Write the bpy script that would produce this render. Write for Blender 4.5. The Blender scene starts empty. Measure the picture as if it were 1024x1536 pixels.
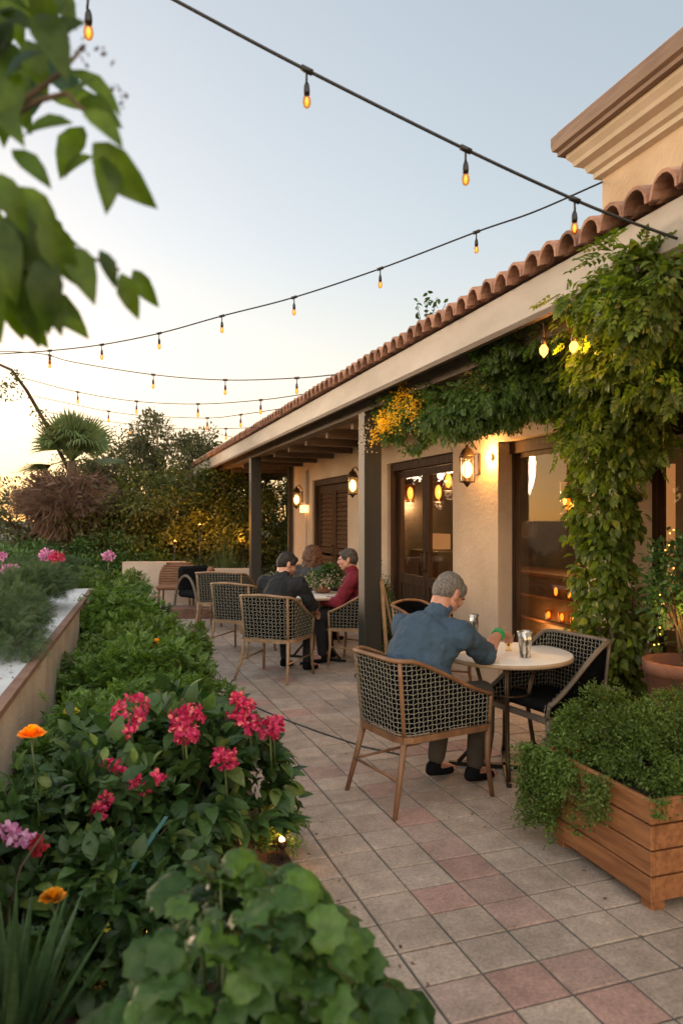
import bpy, math, random
import numpy as np
from mathutils import Vector, Matrix
R = math.radians
rng = np.random.default_rng(7)
random.seed(7)
scene = bpy.context.scene
COL = scene.collection

# ---------------------------------------------------------------- camera frame
F = 1100.0; HY = 779.0; CAMZ = 1.6
TH = R(18.2); SN, CS = math.sin(TH), math.cos(TH)
def L2W(l, d, z=0.0):
    return Vector((d*SN + l*CS, d*CS - l*SN, z))
def P(px, py, d):
    return L2W((px-512)/F*d, d, CAMZ - (py-HY)/F*d)
def G(px, py, z=0.0):
    d = (CAMZ-z)*F/(py-HY)
    return L2W((px-512)/F*d, d, z)
def face(l, d):
    """rotation z so that local +y points along (l,d) of the camera frame"""
    v = L2W(l, d); return math.atan2(-v.x, v.y)

# ---------------------------------------------------------------- scene graph
def tag(o, label=None, cat=None, group=None, kind=None):
    if label: o['label'] = label
    if cat: o['category'] = cat
    if group: o['group'] = group
    if kind: o['kind'] = kind
    return o
def empty(name, loc=(0,0,0), rz=0.0, label=None, cat=None, group=None):
    o = bpy.data.objects.new(name, None); COL.objects.link(o)
    o.location = loc; o.rotation_euler = (0,0,rz); o.empty_display_size = .1
    return tag(o, label, cat, group)
def link(name, me, mats, parent=None, smooth=False):
    if not isinstance(mats, (list, tuple)): mats = [mats]
    for m in mats: me.materials.append(m)
    if smooth:
        me.polygons.foreach_set('use_smooth', [True]*len(me.polygons))
    o = bpy.data.objects.new(name, me); COL.objects.link(o)
    if parent: o.parent = parent
    return o
def copy_tree(o, parent=None):
    c = o.copy(); COL.objects.link(c)
    if parent is not None: c.parent = parent
    for ch in list(o.children): copy_tree(ch, c)
    return c

class MB:
    def __init__(s): s.v = []; s.f = []; s.m = []; s.smooth = []
    def add(s, vs, fs, mi=0, sm=False):
        b = len(s.v); s.v += [tuple(v) for v in vs]
        s.f += [tuple(i+b for i in f) for f in fs]
        s.m += [mi]*len(fs); s.smooth += [sm]*len(fs); return s
    def box(s, c, size, rz=0.0, mi=0, M=None, bev=0.0):
        x, y, z = [a/2 for a in size]
        if bev > 0:
            b = min(bev, x*.9, y*.9, z*.9); vs = []; 
            for sx in (-1,1):
                for sy in (-1,1):
                    for sz in (-1,1):
                        vs += [(sx*x, sy*(y-b), sz*(z-b)), (sx*(x-b), sy*y, sz*(z-b)), (sx*(x-b), sy*(y-b), sz*z)]
            idx = lambda sx,sy,sz,k: ((sx>0)*4+(sy>0)*2+(sz>0))*3+k
            fs = []
            def face4(q): fs.append(tuple(q))
            for k,(a1,a2) in ((0,(1,2)),(1,(0,2)),(2,(0,1))):
                for sg in (-1,1):
                    q = []
                    for u,w in ((-1,-1),(1,-1),(1,1),(-1,1)):
                        t = [0,0,0]; t[k]=sg; t[a1]=u; t[a2]=w; q.append(idx(*t,k))
                    face4(q)
            for k1,k2,a in ((0,1,2),(0,2,1),(1,2,0)):
                for s1 in (-1,1):
                    for s2 in (-1,1):
                        t=[0,0,0]; t[k1]=s1; t[k2]=s2; t[a]=-1; u=list(t); u[a]=1
                        face4([idx(*t,k1), idx(*t,k2), idx(*u,k2), idx(*u,k1)])
            for sx in (-1,1):
                for sy in (-1,1):
                    for sz in (-1,1): fs.append((idx(sx,sy,sz,0), idx(sx,sy,sz,1), idx(sx,sy,sz,2)))
        else:
            vs = [(a*x,b*y,d*z) for a in (-1,1) for b in (-1,1) for d in (-1,1)]
            fs = [(0,1,3,2),(4,6,7,5),(0,4,5,1),(2,3,7,6),(0,2,6,4),(1,5,7,3)]
        T = Matrix.Translation(Vector(c)) @ (M if M is not None else Matrix.Rotation(rz,4,'Z'))
        return s.add([T @ Vector(v) for v in vs], fs, mi)
    def prism(s, pts, axis_vec, mi=0):
        """closed polygon pts (3D list) extruded along axis_vec"""
        n = len(pts); a = Vector(axis_vec)
        vs = [Vector(p) for p in pts] + [Vector(p)+a for p in pts]
        fs = [tuple(range(n))[::-1], tuple(range(n, 2*n))] + [(i,(i+1)%n,(i+1)%n+n,i+n) for i in range(n)]
        return s.add(vs, fs, mi)
    def tube(s, pts, r, n=8, mi=0, capped=True, sm=True, closed=False):
        pts = [Vector(p) for p in pts]; k = len(pts)
        rs = r if isinstance(r, (list,tuple)) else [r]*k
        vs = []; fs = []; up = None
        for i,p in enumerate(pts):
            if closed: t = pts[(i+1)%k]-pts[i-1]
            else: t = (pts[min(i+1,k-1)]-pts[max(i-1,0)])
            t = t.normalized() if t.length > 1e-9 else Vector((0,0,1))
            if up is None:
                up = Vector((0,0,1)) if abs(t.z) < .9 else Vector((1,0,0))
            x = t.cross(up)
            if x.length < 1e-5: x = t.cross(Vector((0,1,0)))
            x.normalize(); up = x.cross(t).normalized()
            for j in range(n):
                a = 2*math.pi*j/n
                vs.append(p + x*math.cos(a)*rs[i] + up*math.sin(a)*rs[i])
        for i in range(k if closed else k-1):
            i2 = (i+1)%k
            for j in range(n):
                fs.append((i*n+j, i*n+(j+1)%n, i2*n+(j+1)%n, i2*n+j))
        if capped and not closed:
            fs.append(tuple(range(n))[::-1]); fs.append(tuple(range((k-1)*n, k*n)))
        return s.add(vs, fs, mi, sm)
    def bar(s, p0, p1, w, h, mi=0, up=(0,0,1), w1=None, h1=None):
        p0=Vector(p0); p1=Vector(p1); t=(p1-p0).normalized(); u=Vector(up)
        x=t.cross(u); 
        if x.length<1e-4: x=t.cross(Vector((0,1,0)))
        x.normalize(); u=x.cross(t).normalized()
        w1 = w if w1 is None else w1; h1 = h if h1 is None else h1
        vs=[]
        for p,a,b in ((p0,w,h),(p1,w1,h1)):
            for sx,sy in ((-1,-1),(1,-1),(1,1),(-1,1)): vs.append(p+x*sx*a/2+u*sy*b/2)
        return s.add(vs, [(3,2,1,0),(4,5,6,7)]+[(i,(i+1)%4,(i+1)%4+4,i+4) for i in range(4)], mi)
    def lathe(s, prof, c=(0,0,0), n=24, mi=0, sm=True, M=None):
        c = Vector(c); vs=[]; fs=[]; k=len(prof)
        for r,z in prof:
            for j in range(n):
                a=2*math.pi*j/n; v=Vector((r*math.cos(a), r*math.sin(a), z))
                vs.append(c + (M @ v if M is not None else v))
        for i in range(k-1):
            for j in range(n): fs.append((i*n+j, i*n+(j+1)%n, (i+1)*n+(j+1)%n, (i+1)*n+j))
        if prof[0][0] > 1e-4: fs.append(tuple(range(n))[::-1])
        if prof[-1][0] > 1e-4: fs.append(tuple(range((k-1)*n,k*n)))
        return s.add(vs, fs, mi, sm)
    def ell(s, c, rad, n=14, k=9, mi=0, M=None):
        prof=[(math.sin(math.pi*i/k), -math.cos(math.pi*i/k)) for i in range(k+1)]
        prof[0]=(1e-3,-1); prof[-1]=(1e-3,1)
        S = Matrix.Diagonal((rad[0],rad[1],rad[2],1)); 
        return s.lathe(prof, c, n, mi, True, (M @ S) if M is not None else S)
    def cap(s, p0, r0, p1, r1, n=14):
        p0=Vector(p0); p1=Vector(p1); t=(p1-p0); L=t.length; t.normalize()
        pts=[];rs=[]
        for i in range(5):
            a=math.pi/2*(i/4); pts.append(p0-t*r0*math.cos(a)); rs.append(max(r0*math.sin(a),.0008))
        for i in range(1,5):
            u=i/5; pts.append(p0.lerp(p1,u)); rs.append(r0*(1-u)+r1*u)
        for i in range(5):
            a=math.pi/2*(i/4); pts.append(p1+t*r1*math.sin(a)); rs.append(max(r1*math.cos(a),.0008))
        return s.tube(pts, rs, n)
    def mesh(s, name):
        me = bpy.data.meshes.new(name); me.from_pydata(s.v, [], s.f)
        me.polygons.foreach_set('material_index', s.m)
        me.polygons.foreach_set('use_smooth', s.smooth)
        me.update(); return me
    def build(s, name, mats, parent=None):
        return link(name, s.mesh(name), mats, parent)

# ---------------------------------------------------------------- foliage
def _tpl(kind):
    if kind == 'small':
        v=[(0,0,0),(.26,.45,.05),(0,1,-.08),(-.26,.45,.05),(0,.5,0)]
        f=[(0,1,4),(1,2,4),(0,4,3),(4,2,3)]
    elif kind == 'needle':
        v=[(-.035,0,0),(.035,0,0),(.03,.6,.02),(0,1,-.06),(-.03,.6,.02)]; f=[(0,1,2,4),(4,2,3)]
    elif kind == 'leaf':   # folded, curved pointed leaf
        ys=[0,.18,.42,.68,.88,1]; w=[.02,.2,.29,.22,.1,0]; z=[0,.03,.04,0,-.07,-.14]
        v=[];f=[]
        for y,ww,zz in zip(ys,w,z): v+=[(-ww,y,zz+ww*.28),(0,y,zz),(ww,y,zz+ww*.28)]
        for i in range(5):
            b=i*3; f+=[(b,b+1,b+4,b+3),(b+1,b+2,b+5,b+4)]
    elif kind == 'round':  # geranium / pothos
        n=14; v=[(0,.32,-.05)]; 
        for i in range(n):
            a=2*math.pi*(i+.5)/n - math.pi/2; r=.5*(1+.13*math.cos(5*a+1.57)); 
            if i in (0,n-1): r*=.62
            v.append((r*math.cos(a), .42+r*math.sin(a), .07*math.cos(3*a)))
        f=[(0,i+1,(i+1)%n+1) for i in range(n)]
    elif kind == 'gera':   # wavy lobed leaf with radial veins and raised blade between them
        v=[(0,0,0)]; f=[]; lob=[-150,-112,-75,-40,0,40,75,112,150]; n=len(lob)*2-1
        rad=[.30,.46,.55,.60,.66,.60,.55,.46,.30]
        for ring,(q,zz) in enumerate(((.38,.0),(.75,.02),(1,-.06))):
            for i in range(n):
                if i%2==0: a=lob[i//2]; r=rad[i//2]; z=zz-.015
                else: a=(lob[i//2]+lob[i//2+1])/2; r=(rad[i//2]+rad[i//2+1])/2*(1 if ring<2 else .86); z=zz+.045*q+(.02 if ring==2 else 0)
                v.append((r*q*math.sin(R(a)),.36+r*q*math.cos(R(a))-.0,z+.05*math.sin(i*1.3)*q))
        v[0]=(0,.30,-.03)
        for i in range(n-1): f.append((0,1+i,2+i))
        for ring in (0,1):
            b=1+ring*n
            for i in range(n-1): f.append((b+i,b+n+i,b+n+i+1,b+i+1))
        f.append((0,n,1)) if False else None
    elif kind == 'lobed':
        ang=[-90,-60,-25,-5,20,42,62,90,118,138,160,185,205,240]; rr=[.3,.5,.36,.6,.42,.7,.5,.85,.5,.7,.42,.6,.36,.5]
        v=[(0,.3,-.05)]+[(.62*r*math.cos(R(a)), .35+.75*r*math.sin(R(a)), .06*math.sin(i*1.7)) for i,(a,r) in enumerate(zip(ang,rr))]
        n=len(ang); f=[(0,i+1,(i+1)%n+1) for i in range(n)]
    elif kind == 'pinnate':
        v=[];f=[]
        def lf(o,ax,L,W,dz):
            ax=Vector(ax).normalized(); sd=Vector((-ax.y,ax.x,0)); b=len(v); o=Vector(o)
            v.extend([tuple(o),tuple(o+ax*L*.5+sd*W+Vector((0,0,.02))),tuple(o+ax*L+Vector((0,0,dz))),tuple(o+ax*L*.5-sd*W+Vector((0,0,.02)))])
            f.extend([(b,b+1,b+2,b+3)])
        for i,y in enumerate((.2,.4,.6,.78)):
            L=.42-.06*i
            lf((0,y,-.05*i),(1,.75,0),L,.09,-.06); lf((0,y,-.05*i),(-1,.75,0),L,.09,-.06)
        lf((0,.82,-.15),(0,1,0),.34,.09,-.06)
        b=len(v); v.extend([(-.012,0,0),(.012,0,0),(.008,.85,-.16),(-.008,.85,-.16)]); f.append((b,b+1,b+2,b+3))
    elif kind == 'palmate':
        v=[];f=[]
        for a,L in ((-70,.5),(-38,.75),(0,.9),(38,.75),(70,.5)):
            ax=Vector((math.sin(R(a)),math.cos(R(a)),0)); sd=Vector((ax.y,-ax.x,0)); b=len(v)
            for t,w,z in ((0.02,.01,0),(.35,.11,.03),(.65,.12,0),(1,.0,-.1)):
                v.extend([tuple(ax*t*L-sd*w*.9+Vector((0,.1,z+w*.3))),tuple(ax*t*L+Vector((0,.1,z))),tuple(ax*t*L+sd*w*.9+Vector((0,.1,z+w*.3)))])
            for i in range(3):
                q=b+i*3; f.extend([(q,q+1,q+4,q+3),(q+1,q+2,q+5,q+4)])
    elif kind == 'fine':   # feathery sprig
        v=[];f=[]
        for i in range(7):
            y=.12*i; 
            for sg in (-1,1):
                b=len(v); v.extend([(0,y,0),(sg*.26,y+.2,.03*((i%3)-1)),(sg*.02,y+.06,0)]); f.append((b,b+1,b+2))
        b=len(v); v.extend([(-.02,0,0),(.02,0,0),(0,1,-.04)]); f.append((b,b+1,b+2))
    elif kind == 'petal':
        v=[(0,0,0),(.3,.5,.12),(.22,.95,.05),(-.22,.95,.05),(-.3,.5,.12)]; f=[(0,1,4),(1,2,3,4)]
    return np.array(v,float), f
_TC={}
def unit(a): return a/np.maximum(np.linalg.norm(a,axis=1,keepdims=True),1e-9)
def leaves_mesh(name, pos, axis, nrm, size, kind, mi=None):
    if kind not in _TC: _TC[kind]=_tpl(kind)
    V,Fs=_TC[kind]
    pos=np.asarray(pos,float); N=len(pos); size=np.broadcast_to(np.asarray(size,float),(N,))
    y=unit(np.asarray(axis,float)); x=unit(np.cross(y,np.asarray(nrm,float)+1e-4)); z=np.cross(x,y)
    vs = (pos[:,None,:] + size[:,None,None]*(V[None,:,0,None]*x[:,None,:]+V[None,:,1,None]*y[:,None,:]+V[None,:,2,None]*z[:,None,:])).reshape(-1,3)
    lens=np.array([len(f) for f in Fs]); flat=np.concatenate([np.array(f) for f in Fs])
    loops=(flat[None,:]+(np.arange(N)*len(V))[:,None]).ravel(); tot=np.tile(lens,N)
    starts=np.concatenate([[0],np.cumsum(tot)[:-1]])
    me=bpy.data.meshes.new(name)
    me.vertices.add(len(vs)); me.vertices.foreach_set('co', vs.ravel().astype(np.float32))
    me.loops.add(len(loops)); me.loops.foreach_set('vertex_index', loops.astype(np.int32))
    me.polygons.add(len(tot)); me.polygons.foreach_set('loop_start', starts.astype(np.int32))
    try: me.polygons.foreach_set('loop_total', tot.astype(np.int32))
    except Exception: pass
    me.polygons.foreach_set('use_smooth', np.ones(len(tot),bool))
    if mi is not None: me.polygons.foreach_set('material_index', np.repeat(np.asarray(mi),len(Fs)).astype(np.int32))
    me.update(calc_edges=True); return me
def rdir(n):
    return unit(rng.normal(size=(n,3)))
def blob_points(blobs, n, clumps=30, cr=.3, shell=.75, low=-.5):
    """points gathered in clumps near the surface of ellipsoids; returns pos, outward"""
    pos=[];out=[]
    vol=np.array([b[3]*b[4]*b[5] for b in blobs])**.67; vol/=vol.sum()
    for b,w in zip(blobs,vol):
        c=np.array(b[:3]); r=np.array(b[3:6]); k=max(2,int(clumps*w)+1); m=max(1,int(n*w/k))
        d=rdir(k*3); d=d[d[:,2]>low][:k]
        rad=rng.uniform(shell,1.03,len(d))[:,None]
        cc=d*rad
        for q,dd in zip(cc,d):
            s=cr*rng.uniform(.6,1.3); g=rng.normal(size=(m,3))*s*.55
            p=q+g; pos.append(c+p*r); out.append(np.tile(dd,(m,1))*.6+unit(g)*.7)
    return np.concatenate(pos),unit(np.concatenate(out))
def foliage(name, mat, parent, blobs, n, size, kind='small', clumps=40, cr=.3, shell=.7, droop=.2, rnd=.6, up=.6, low=-.5, zmin=None):
    pos,out=blob_points(blobs,n,clumps,cr,shell,low)
    if zmin is not None:
        k=pos[:,2]>zmin; pos=pos[k]; out=out[k]
    N=len(pos)
    ax=unit(out+rdir(N)*rnd+np.array([0,0,-droop])); nr=unit(out*.5+np.array([0,0,up])+rdir(N)*.5)
    sz=size*rng.uniform(.6,1.25,N)
    me=leaves_mesh(name,pos,ax,nr,sz,kind)
    return link(name,me,mat,parent)
def twigs(name, mat, parent, base, blobs, n=14, r=.012, per=1):
    mb=MB(); base=Vector(base)
    for b in blobs:
        for i in range(n):
            d=rdir(1)[0]; d[2]=abs(d[2])*.8
            e=Vector((b[0]+d[0]*b[3]*.85,b[1]+d[1]*b[4]*.85,b[2]+d[2]*b[5]*.85))
            m=base.lerp(e,.5)+Vector((random.uniform(-.1,.1)*b[3],random.uniform(-.1,.1)*b[4],b[5]*.12))
            q=[base.lerp(m,.0),base.lerp(m,.55)+Vector((random.uniform(-.02,.02),random.uniform(-.02,.02),0)),m,m.lerp(e,.5),e]
            mb.tube(q,[r,r*.8,r*.6,r*.4,r*.15],5)
    return mb.build(name,mat,parent)
# ---------------------------------------------------------------- materials
def newmat(name):
    m=bpy.data.materials.new(name); m.use_nodes=True; nt=m.node_tree; nt.nodes.clear()
    out=nt.nodes.new('ShaderNodeOutputMaterial'); return m,nt,out
def N(nt,t,**kw):
    n=nt.nodes.new(t)
    for k,v in kw.items():
        if k in ('operation','blend_type','data_type','noise_dimensions','sky_type','attribute_name','feature'): setattr(n,k,v)
        else: n.inputs[k].default_value=v
    return n
def c4(c): return (c[0],c[1],c[2],1)
def noise_mix(nt, c1, c2, scale=5, detail=6, lo=.35, hi=.65, stretch=None, rough=.6):
    tc=nt.nodes.new('ShaderNodeTexCoord'); src=tc.outputs['Object']
    if stretch:
        mp=nt.nodes.new('ShaderNodeMapping'); mp.inputs['Scale'].default_value=stretch
        nt.links.new(src,mp.inputs[0]); src=mp.outputs[0]
    no=N(nt,'ShaderNodeTexNoise',Scale=scale,Detail=detail,Roughness=rough); nt.links.new(src,no.inputs['Vector'])
    cr=nt.nodes.new('ShaderNodeValToRGB'); cr.color_ramp.elements[0].position=lo; cr.color_ramp.elements[1].position=hi
    cr.color_ramp.elements[0].color=c4(c1); cr.color_ramp.elements[1].color=c4(c2)
    nt.links.new(no.outputs['Fac'],cr.inputs[0]); return cr.outputs[0],no.outputs['Fac'],src
def mat(name, c1, c2=None, rough=.7, scale=6, bump=0.0, bscale=40, metal=0.0, stretch=None, spec=.5, coat=0.0, detail=6, lo=.35, hi=.65, dist=.01, island=0):
    m,nt,out=newmat(name); b=N(nt,'ShaderNodeBsdfPrincipled',Roughness=rough,Metallic=metal)
    b.inputs['Specular IOR Level'].default_value=spec; b.inputs['Coat Weight'].default_value=coat
    if c2 is None: c2=tuple(min(1,x*1.25) for x in c1); c1=tuple(x*.82 for x in c1)
    col,fac,src=noise_mix(nt,c1,c2,scale,detail,lo,hi,stretch)
    if island:
        g=nt.nodes.new('ShaderNodeNewGeometry'); mr=nt.nodes.new('ShaderNodeMapRange'); mr.inputs['To Min'].default_value=1-island; mr.inputs['To Max'].default_value=1+island
        nt.links.new(g.outputs['Random Per Island'],mr.inputs[0]); mx=nt.nodes.new('ShaderNodeMix'); mx.data_type='RGBA'; mx.blend_type='MULTIPLY'; mx.inputs[0].default_value=1
        nt.links.new(col,mx.inputs[6]); nt.links.new(mr.outputs[0],mx.inputs[7]); col=mx.outputs[2]
    nt.links.new(col,b.inputs['Base Color'])
    if bump:
        no=N(nt,'ShaderNodeTexNoise',Scale=bscale,Detail=8); nt.links.new(src,no.inputs['Vector'])
        bp=N(nt,'ShaderNodeBump',Strength=bump,Distance=dist); nt.links.new(no.outputs['Fac'],bp.inputs['Height']); nt.links.new(bp.outputs[0],b.inputs['Normal'])
    nt.links.new(b.outputs[0],out.inputs[0]); return m
def leafmat(name, c1, c2, trans=.35, rough=.45, c3=None, frac3=.1):
    m,nt,out=newmat(name)
    g=nt.nodes.new('ShaderNodeNewGeometry'); cr=nt.nodes.new('ShaderNodeValToRGB'); e=cr.color_ramp.elements
    e[0].color=c4(c1); e[1].color=c4(c2)
    if c3 is not None:
        e[1].position=1-frac3-.02; n=e.new(1-frac3); n.color=c4(c3)
    nt.links.new(g.outputs['Random Per Island'],cr.inputs[0])
    tc=nt.nodes.new('ShaderNodeTexCoord'); no=N(nt,'ShaderNodeTexNoise',Scale=3.0,Detail=2); nt.links.new(tc.outputs['Object'],no.inputs['Vector'])
    mr=nt.nodes.new('ShaderNodeMapRange'); mr.inputs['From Min'].default_value=.3; mr.inputs['From Max'].default_value=.7; mr.inputs['To Min'].default_value=.75; mr.inputs['To Max'].default_value=1.3
    nt.links.new(no.outputs['Fac'],mr.inputs[0])
    mx=nt.nodes.new('ShaderNodeMix'); mx.data_type='RGBA'; mx.blend_type='MULTIPLY'; mx.inputs[0].default_value=1
    no2=N(nt,'ShaderNodeTexNoise',Scale=55,Detail=4); nt.links.new(tc.outputs['Object'],no2.inputs['Vector'])
    mr2=nt.nodes.new('ShaderNodeMapRange'); mr2.inputs['From Min'].default_value=.3; mr2.inputs['From Max'].default_value=.7; mr2.inputs['To Min'].default_value=.78; mr2.inputs['To Max'].default_value=1.24
    nt.links.new(no2.outputs['Fac'],mr2.inputs[0]); mm=N(nt,'ShaderNodeMath',operation='MULTIPLY'); nt.links.new(mr.outputs[0],mm.inputs[0]); nt.links.new(mr2.outputs[0],mm.inputs[1])
    nt.links.new(cr.outputs[0],mx.inputs[6]); nt.links.new(mm.outputs[0],mx.inputs[7])
    b=N(nt,'ShaderNodeBsdfPrincipled',Roughness=rough); b.inputs['Specular IOR Level'].default_value=.35
    t=nt.nodes.new('ShaderNodeBsdfTranslucent'); hs=N(nt,'ShaderNodeHueSaturation',Value=1.5,Saturation=1.15); 
    nt.links.new(mx.outputs[2],b.inputs['Base Color']); nt.links.new(mx.outputs[2],hs.inputs['Color']); nt.links.new(hs.outputs[0],t.inputs[0])
    ms=nt.nodes.new('ShaderNodeMixShader'); ms.inputs[0].default_value=trans
    nt.links.new(b.outputs[0],ms.inputs[1]); nt.links.new(t.outputs[0],ms.inputs[2]); nt.links.new(ms.outputs[0],out.inputs[0]); return m
def emis(name,c,s):
    m,nt,out=newmat(name); e=N(nt,'ShaderNodeEmission',Color=c4(c),Strength=s); nt.links.new(e.outputs[0],out.inputs[0]); return m
def glassmat(name, tint=(1,1,1), refl=.12, rough=.0):
    m,nt,out=newmat(name); t=nt.nodes.new('ShaderNodeBsdfTransparent'); t.inputs[0].default_value=c4(tint)
    g=nt.nodes.new('ShaderNodeBsdfGlossy'); g.inputs['Roughness'].default_value=rough
    lw=nt.nodes.new('ShaderNodeLayerWeight'); lw.inputs[0].default_value=.5
    pw=N(nt,'ShaderNodeMath',operation='POWER'); pw.inputs[1].default_value=4.0; nt.links.new(lw.outputs['Facing'],pw.inputs[0])
    ad=N(nt,'ShaderNodeMath',operation='MULTIPLY_ADD'); ad.inputs[1].default_value=.42; ad.inputs[2].default_value=refl; nt.links.new(pw.outputs[0],ad.inputs[0])
    ms=nt.nodes.new('ShaderNodeMixShader'); nt.links.new(ad.outputs[0],ms.inputs[0]); nt.links.new(t.outputs[0],ms.inputs[1]); nt.links.new(g.outputs[0],ms.inputs[2])
    nt.links.new(ms.outputs[0],out.inputs[0]); return m
M={}
M['plaster']=mat('plaster',(.47,.345,.245),(.60,.465,.345),.9,1.3,.7,26,detail=14,dist=.012)
M['tower']=mat('tower_plaster',(.50,.355,.22),(.64,.485,.32),.9,1.4,.7,26,detail=14,dist=.012)
M['cornice']=mat('cornice_plaster',(.52,.42,.30),(.60,.49,.36),.85,3,.2,60)
M['gutter']=mat('brown_gutter',(.17,.105,.068),(.26,.165,.11),.6,4,.1,40,stretch=(8,.6,8))
M['fascia']=mat('cream_fascia',(.37,.325,.275),(.49,.435,.38),.65,2.2,.15,50,detail=12,stretch=(1,.5,2))
M['terracotta']=mat('terracotta_roof',(.24,.12,.08),(.44,.235,.155),.85,9,.5,60,detail=10,island=.28)
M['darkpaint']=mat('dark_post_paint',(.016,.015,.012),(.028,.026,.021),.6,5,.1,50,stretch=(1,1,.2))
M['postside']=mat('beam_wood',(.07,.045,.028),(.13,.085,.055),.7,5,.3,30,stretch=(1,1,6))
M['soffit']=mat('soffit_wood',(.16,.10,.06),(.25,.165,.10),.8,5,.2,30,stretch=(.6,6,1))
M['doorwood']=mat('dark_door_wood',(.035,.018,.010),(.065,.034,.019),.75,4,.2,30,stretch=(4,4,.5),spec=.15)
M['shutter']=mat('shutter_wood',(.06,.03,.016),(.10,.052,.028),.8,4,.2,30,stretch=(1,1,6),spec=.15)
M['chairwood']=mat('oak_chair_wood',(.13,.06,.028),(.25,.125,.06),.55,7,.15,60,stretch=(1,1,.4))
M['chairwood2']=mat('pale_chair_wood',(.22,.13,.07),(.36,.23,.13),.5,7,.15,60)
M['chairdark']=mat('grey_chair_wood',(.09,.072,.055),(.15,.12,.095),.55,7,.15,60)
M['rope']=mat('pale_rope',(.20,.185,.145),(.31,.29,.235),.85,60,.0,spec=.1)
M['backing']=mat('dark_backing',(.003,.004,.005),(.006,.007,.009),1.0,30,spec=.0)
M['cushion']=mat('black_cushion',(.006,.007,.008),(.012,.012,.014),.95,60,.3,200,spec=.1)
M['tabletop']=mat('marble_table_top',(.70,.655,.60),(.80,.77,.73),.55,3,.05,30,detail=12)
M['tablerim']=mat('table_rim',(.34,.24,.16),(.42,.31,.21),.5,8)
M['blackmetal']=mat('black_metal',(.012,.011,.010),(.022,.02,.018),.4,10,metal=.3)
M['bronze']=mat('bronze_metal',(.05,.03,.018),(.09,.055,.03),.45,10,metal=.6)
M['planterwood']=mat('planter_cedar',(.20,.075,.026),(.37,.155,.058),.5,6,.35,40,stretch=(7,.6,7),detail=12)
M['planterdark']=mat('planter_inner',(.02,.012,.008))
M['soil']=mat('garden_soil',(.035,.018,.011),(.085,.045,.028),.95,7,1.0,30,detail=12,dist=.03)
M['ground']=mat('dry_ground',(.06,.065,.035),(.12,.11,.06),.95,.4,.6,5)
M['grout']=mat('grout',(.075,.078,.068),(.12,.115,.10),.95,12,.3,80)
M['whiteledge']=mat('white_ledge',(.42,.44,.46),(.55,.56,.57),.7,3,.2,60)
M['wallplaster']=mat('retaining_plaster',(.36,.29,.225),(.52,.43,.34),.9,2.4,.5,40,detail=12)
M['coping']=mat('brown_coping',(.16,.085,.055),(.23,.13,.09),.8,8,.4,60)
M['lowwall']=mat('low_wall_plaster',(.40,.31,.25),(.47,.37,.30),.9,2,.3,40)
M['brick']=mat('dark_brick',(.10,.05,.035),(.17,.09,.065),.9,9,.5,40)
M['bark']=mat('bark',(.07,.045,.03),(.14,.095,.065),.9,14,.8,40,stretch=(1,1,.3))
M['twig']=mat('twig',(.05,.032,.02),(.09,.06,.035),.8,20)
M['greenstem']=mat('green_stem',(.05,.08,.02),(.09,.12,.035),.6,20)
M['cable']=mat('black_cable',(.012,.012,.012),(.025,.022,.02),.6,20)
M['browncable']=mat('brown_cable',(.06,.035,.028),(.09,.055,.04),.6,20)
M['potclay']=mat('pot_clay',(.16,.065,.038),(.25,.11,.065),.85,6,.3,50)
M['glass']=glassmat('window_glass',(.9,.88,.85),.03)
M['lampglass']=glassmat('lamp_glass',(1,.88,.66),.03,.05)
M['amberglass']=glassmat('amber_bulb_glass',(1,.62,.28),.05)
M['bulb']=emis('lit_bulb',(1,.42,.08),1.2)
M['filament']=emis('string_filament',(1,.34,.05),1.1)
M['lamp']=emis('lit_lamp',(1,.56,.18),2.6)
M['lampdim']=emis('lit_pendant',(1,.50,.15),1.2)
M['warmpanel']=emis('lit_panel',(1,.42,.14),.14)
M['candle']=emis('candle',(1,.36,.06),1.0)
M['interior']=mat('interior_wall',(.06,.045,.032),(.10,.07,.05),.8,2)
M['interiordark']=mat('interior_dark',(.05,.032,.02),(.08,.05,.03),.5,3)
M['skin']=mat('skin',(.46,.235,.165),(.56,.30,.215),.5,9,.1,90)
M['skinred']=mat('tanned_skin',(.40,.185,.12),(.50,.25,.17),.5,9,.1,90)
M['blueshirt']=mat('blue_shirt',(.026,.053,.088),(.042,.078,.124),.9,3,.5,14,dist=.015)
M['blackshirt']=mat('black_shirt',(.008,.009,.012),(.014,.016,.02),.9,3,.5,14,dist=.015)
M['redshirt']=mat('crimson_jersey',(.13,.006,.018),(.20,.012,.03),.9,3,.5,14,dist=.015)
M['greyshirt']=mat('charcoal_top',(.03,.033,.038),(.05,.053,.06),.9,3,.5,14,dist=.015)
M['greyhair']=mat('grey_hair',(.06,.05,.043),(.21,.185,.165),.8,120,.9,200,stretch=(1,1,.3),dist=.004)
M['darkgreyhair']=mat('dark_grey_hair',(.03,.026,.024),(.10,.09,.085),.8,45,.9,160,dist=.004)
M['blackhair']=mat('black_hair',(.008,.006,.005),(.022,.016,.013),.7,45,.9,160,dist=.004)
M['brownhair']=mat('brown_hair',(.05,.02,.010),(.14,.06,.028),.6,40,.9,90,stretch=(1,1,.2),dist=.006)
M['darkcloth']=mat('dark_trousers',(.010,.010,.012),(.02,.02,.024),.9,6)
M['khaki']=mat('khaki_shorts',(.045,.035,.027),(.07,.055,.042),.9,6)
M['eye']=mat('eye_dark',(.01,.008,.006),(.02,.015,.01),.2)
M['green']=mat('green_band',(.01,.22,.06),(.02,.32,.09),.4)
M['rattan']=mat('rattan',(.13,.055,.025),(.24,.11,.055),.6,40,.8,60)
M['hose']=mat('grey_hose',(.03,.03,.03),(.05,.048,.045),.6)
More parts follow.
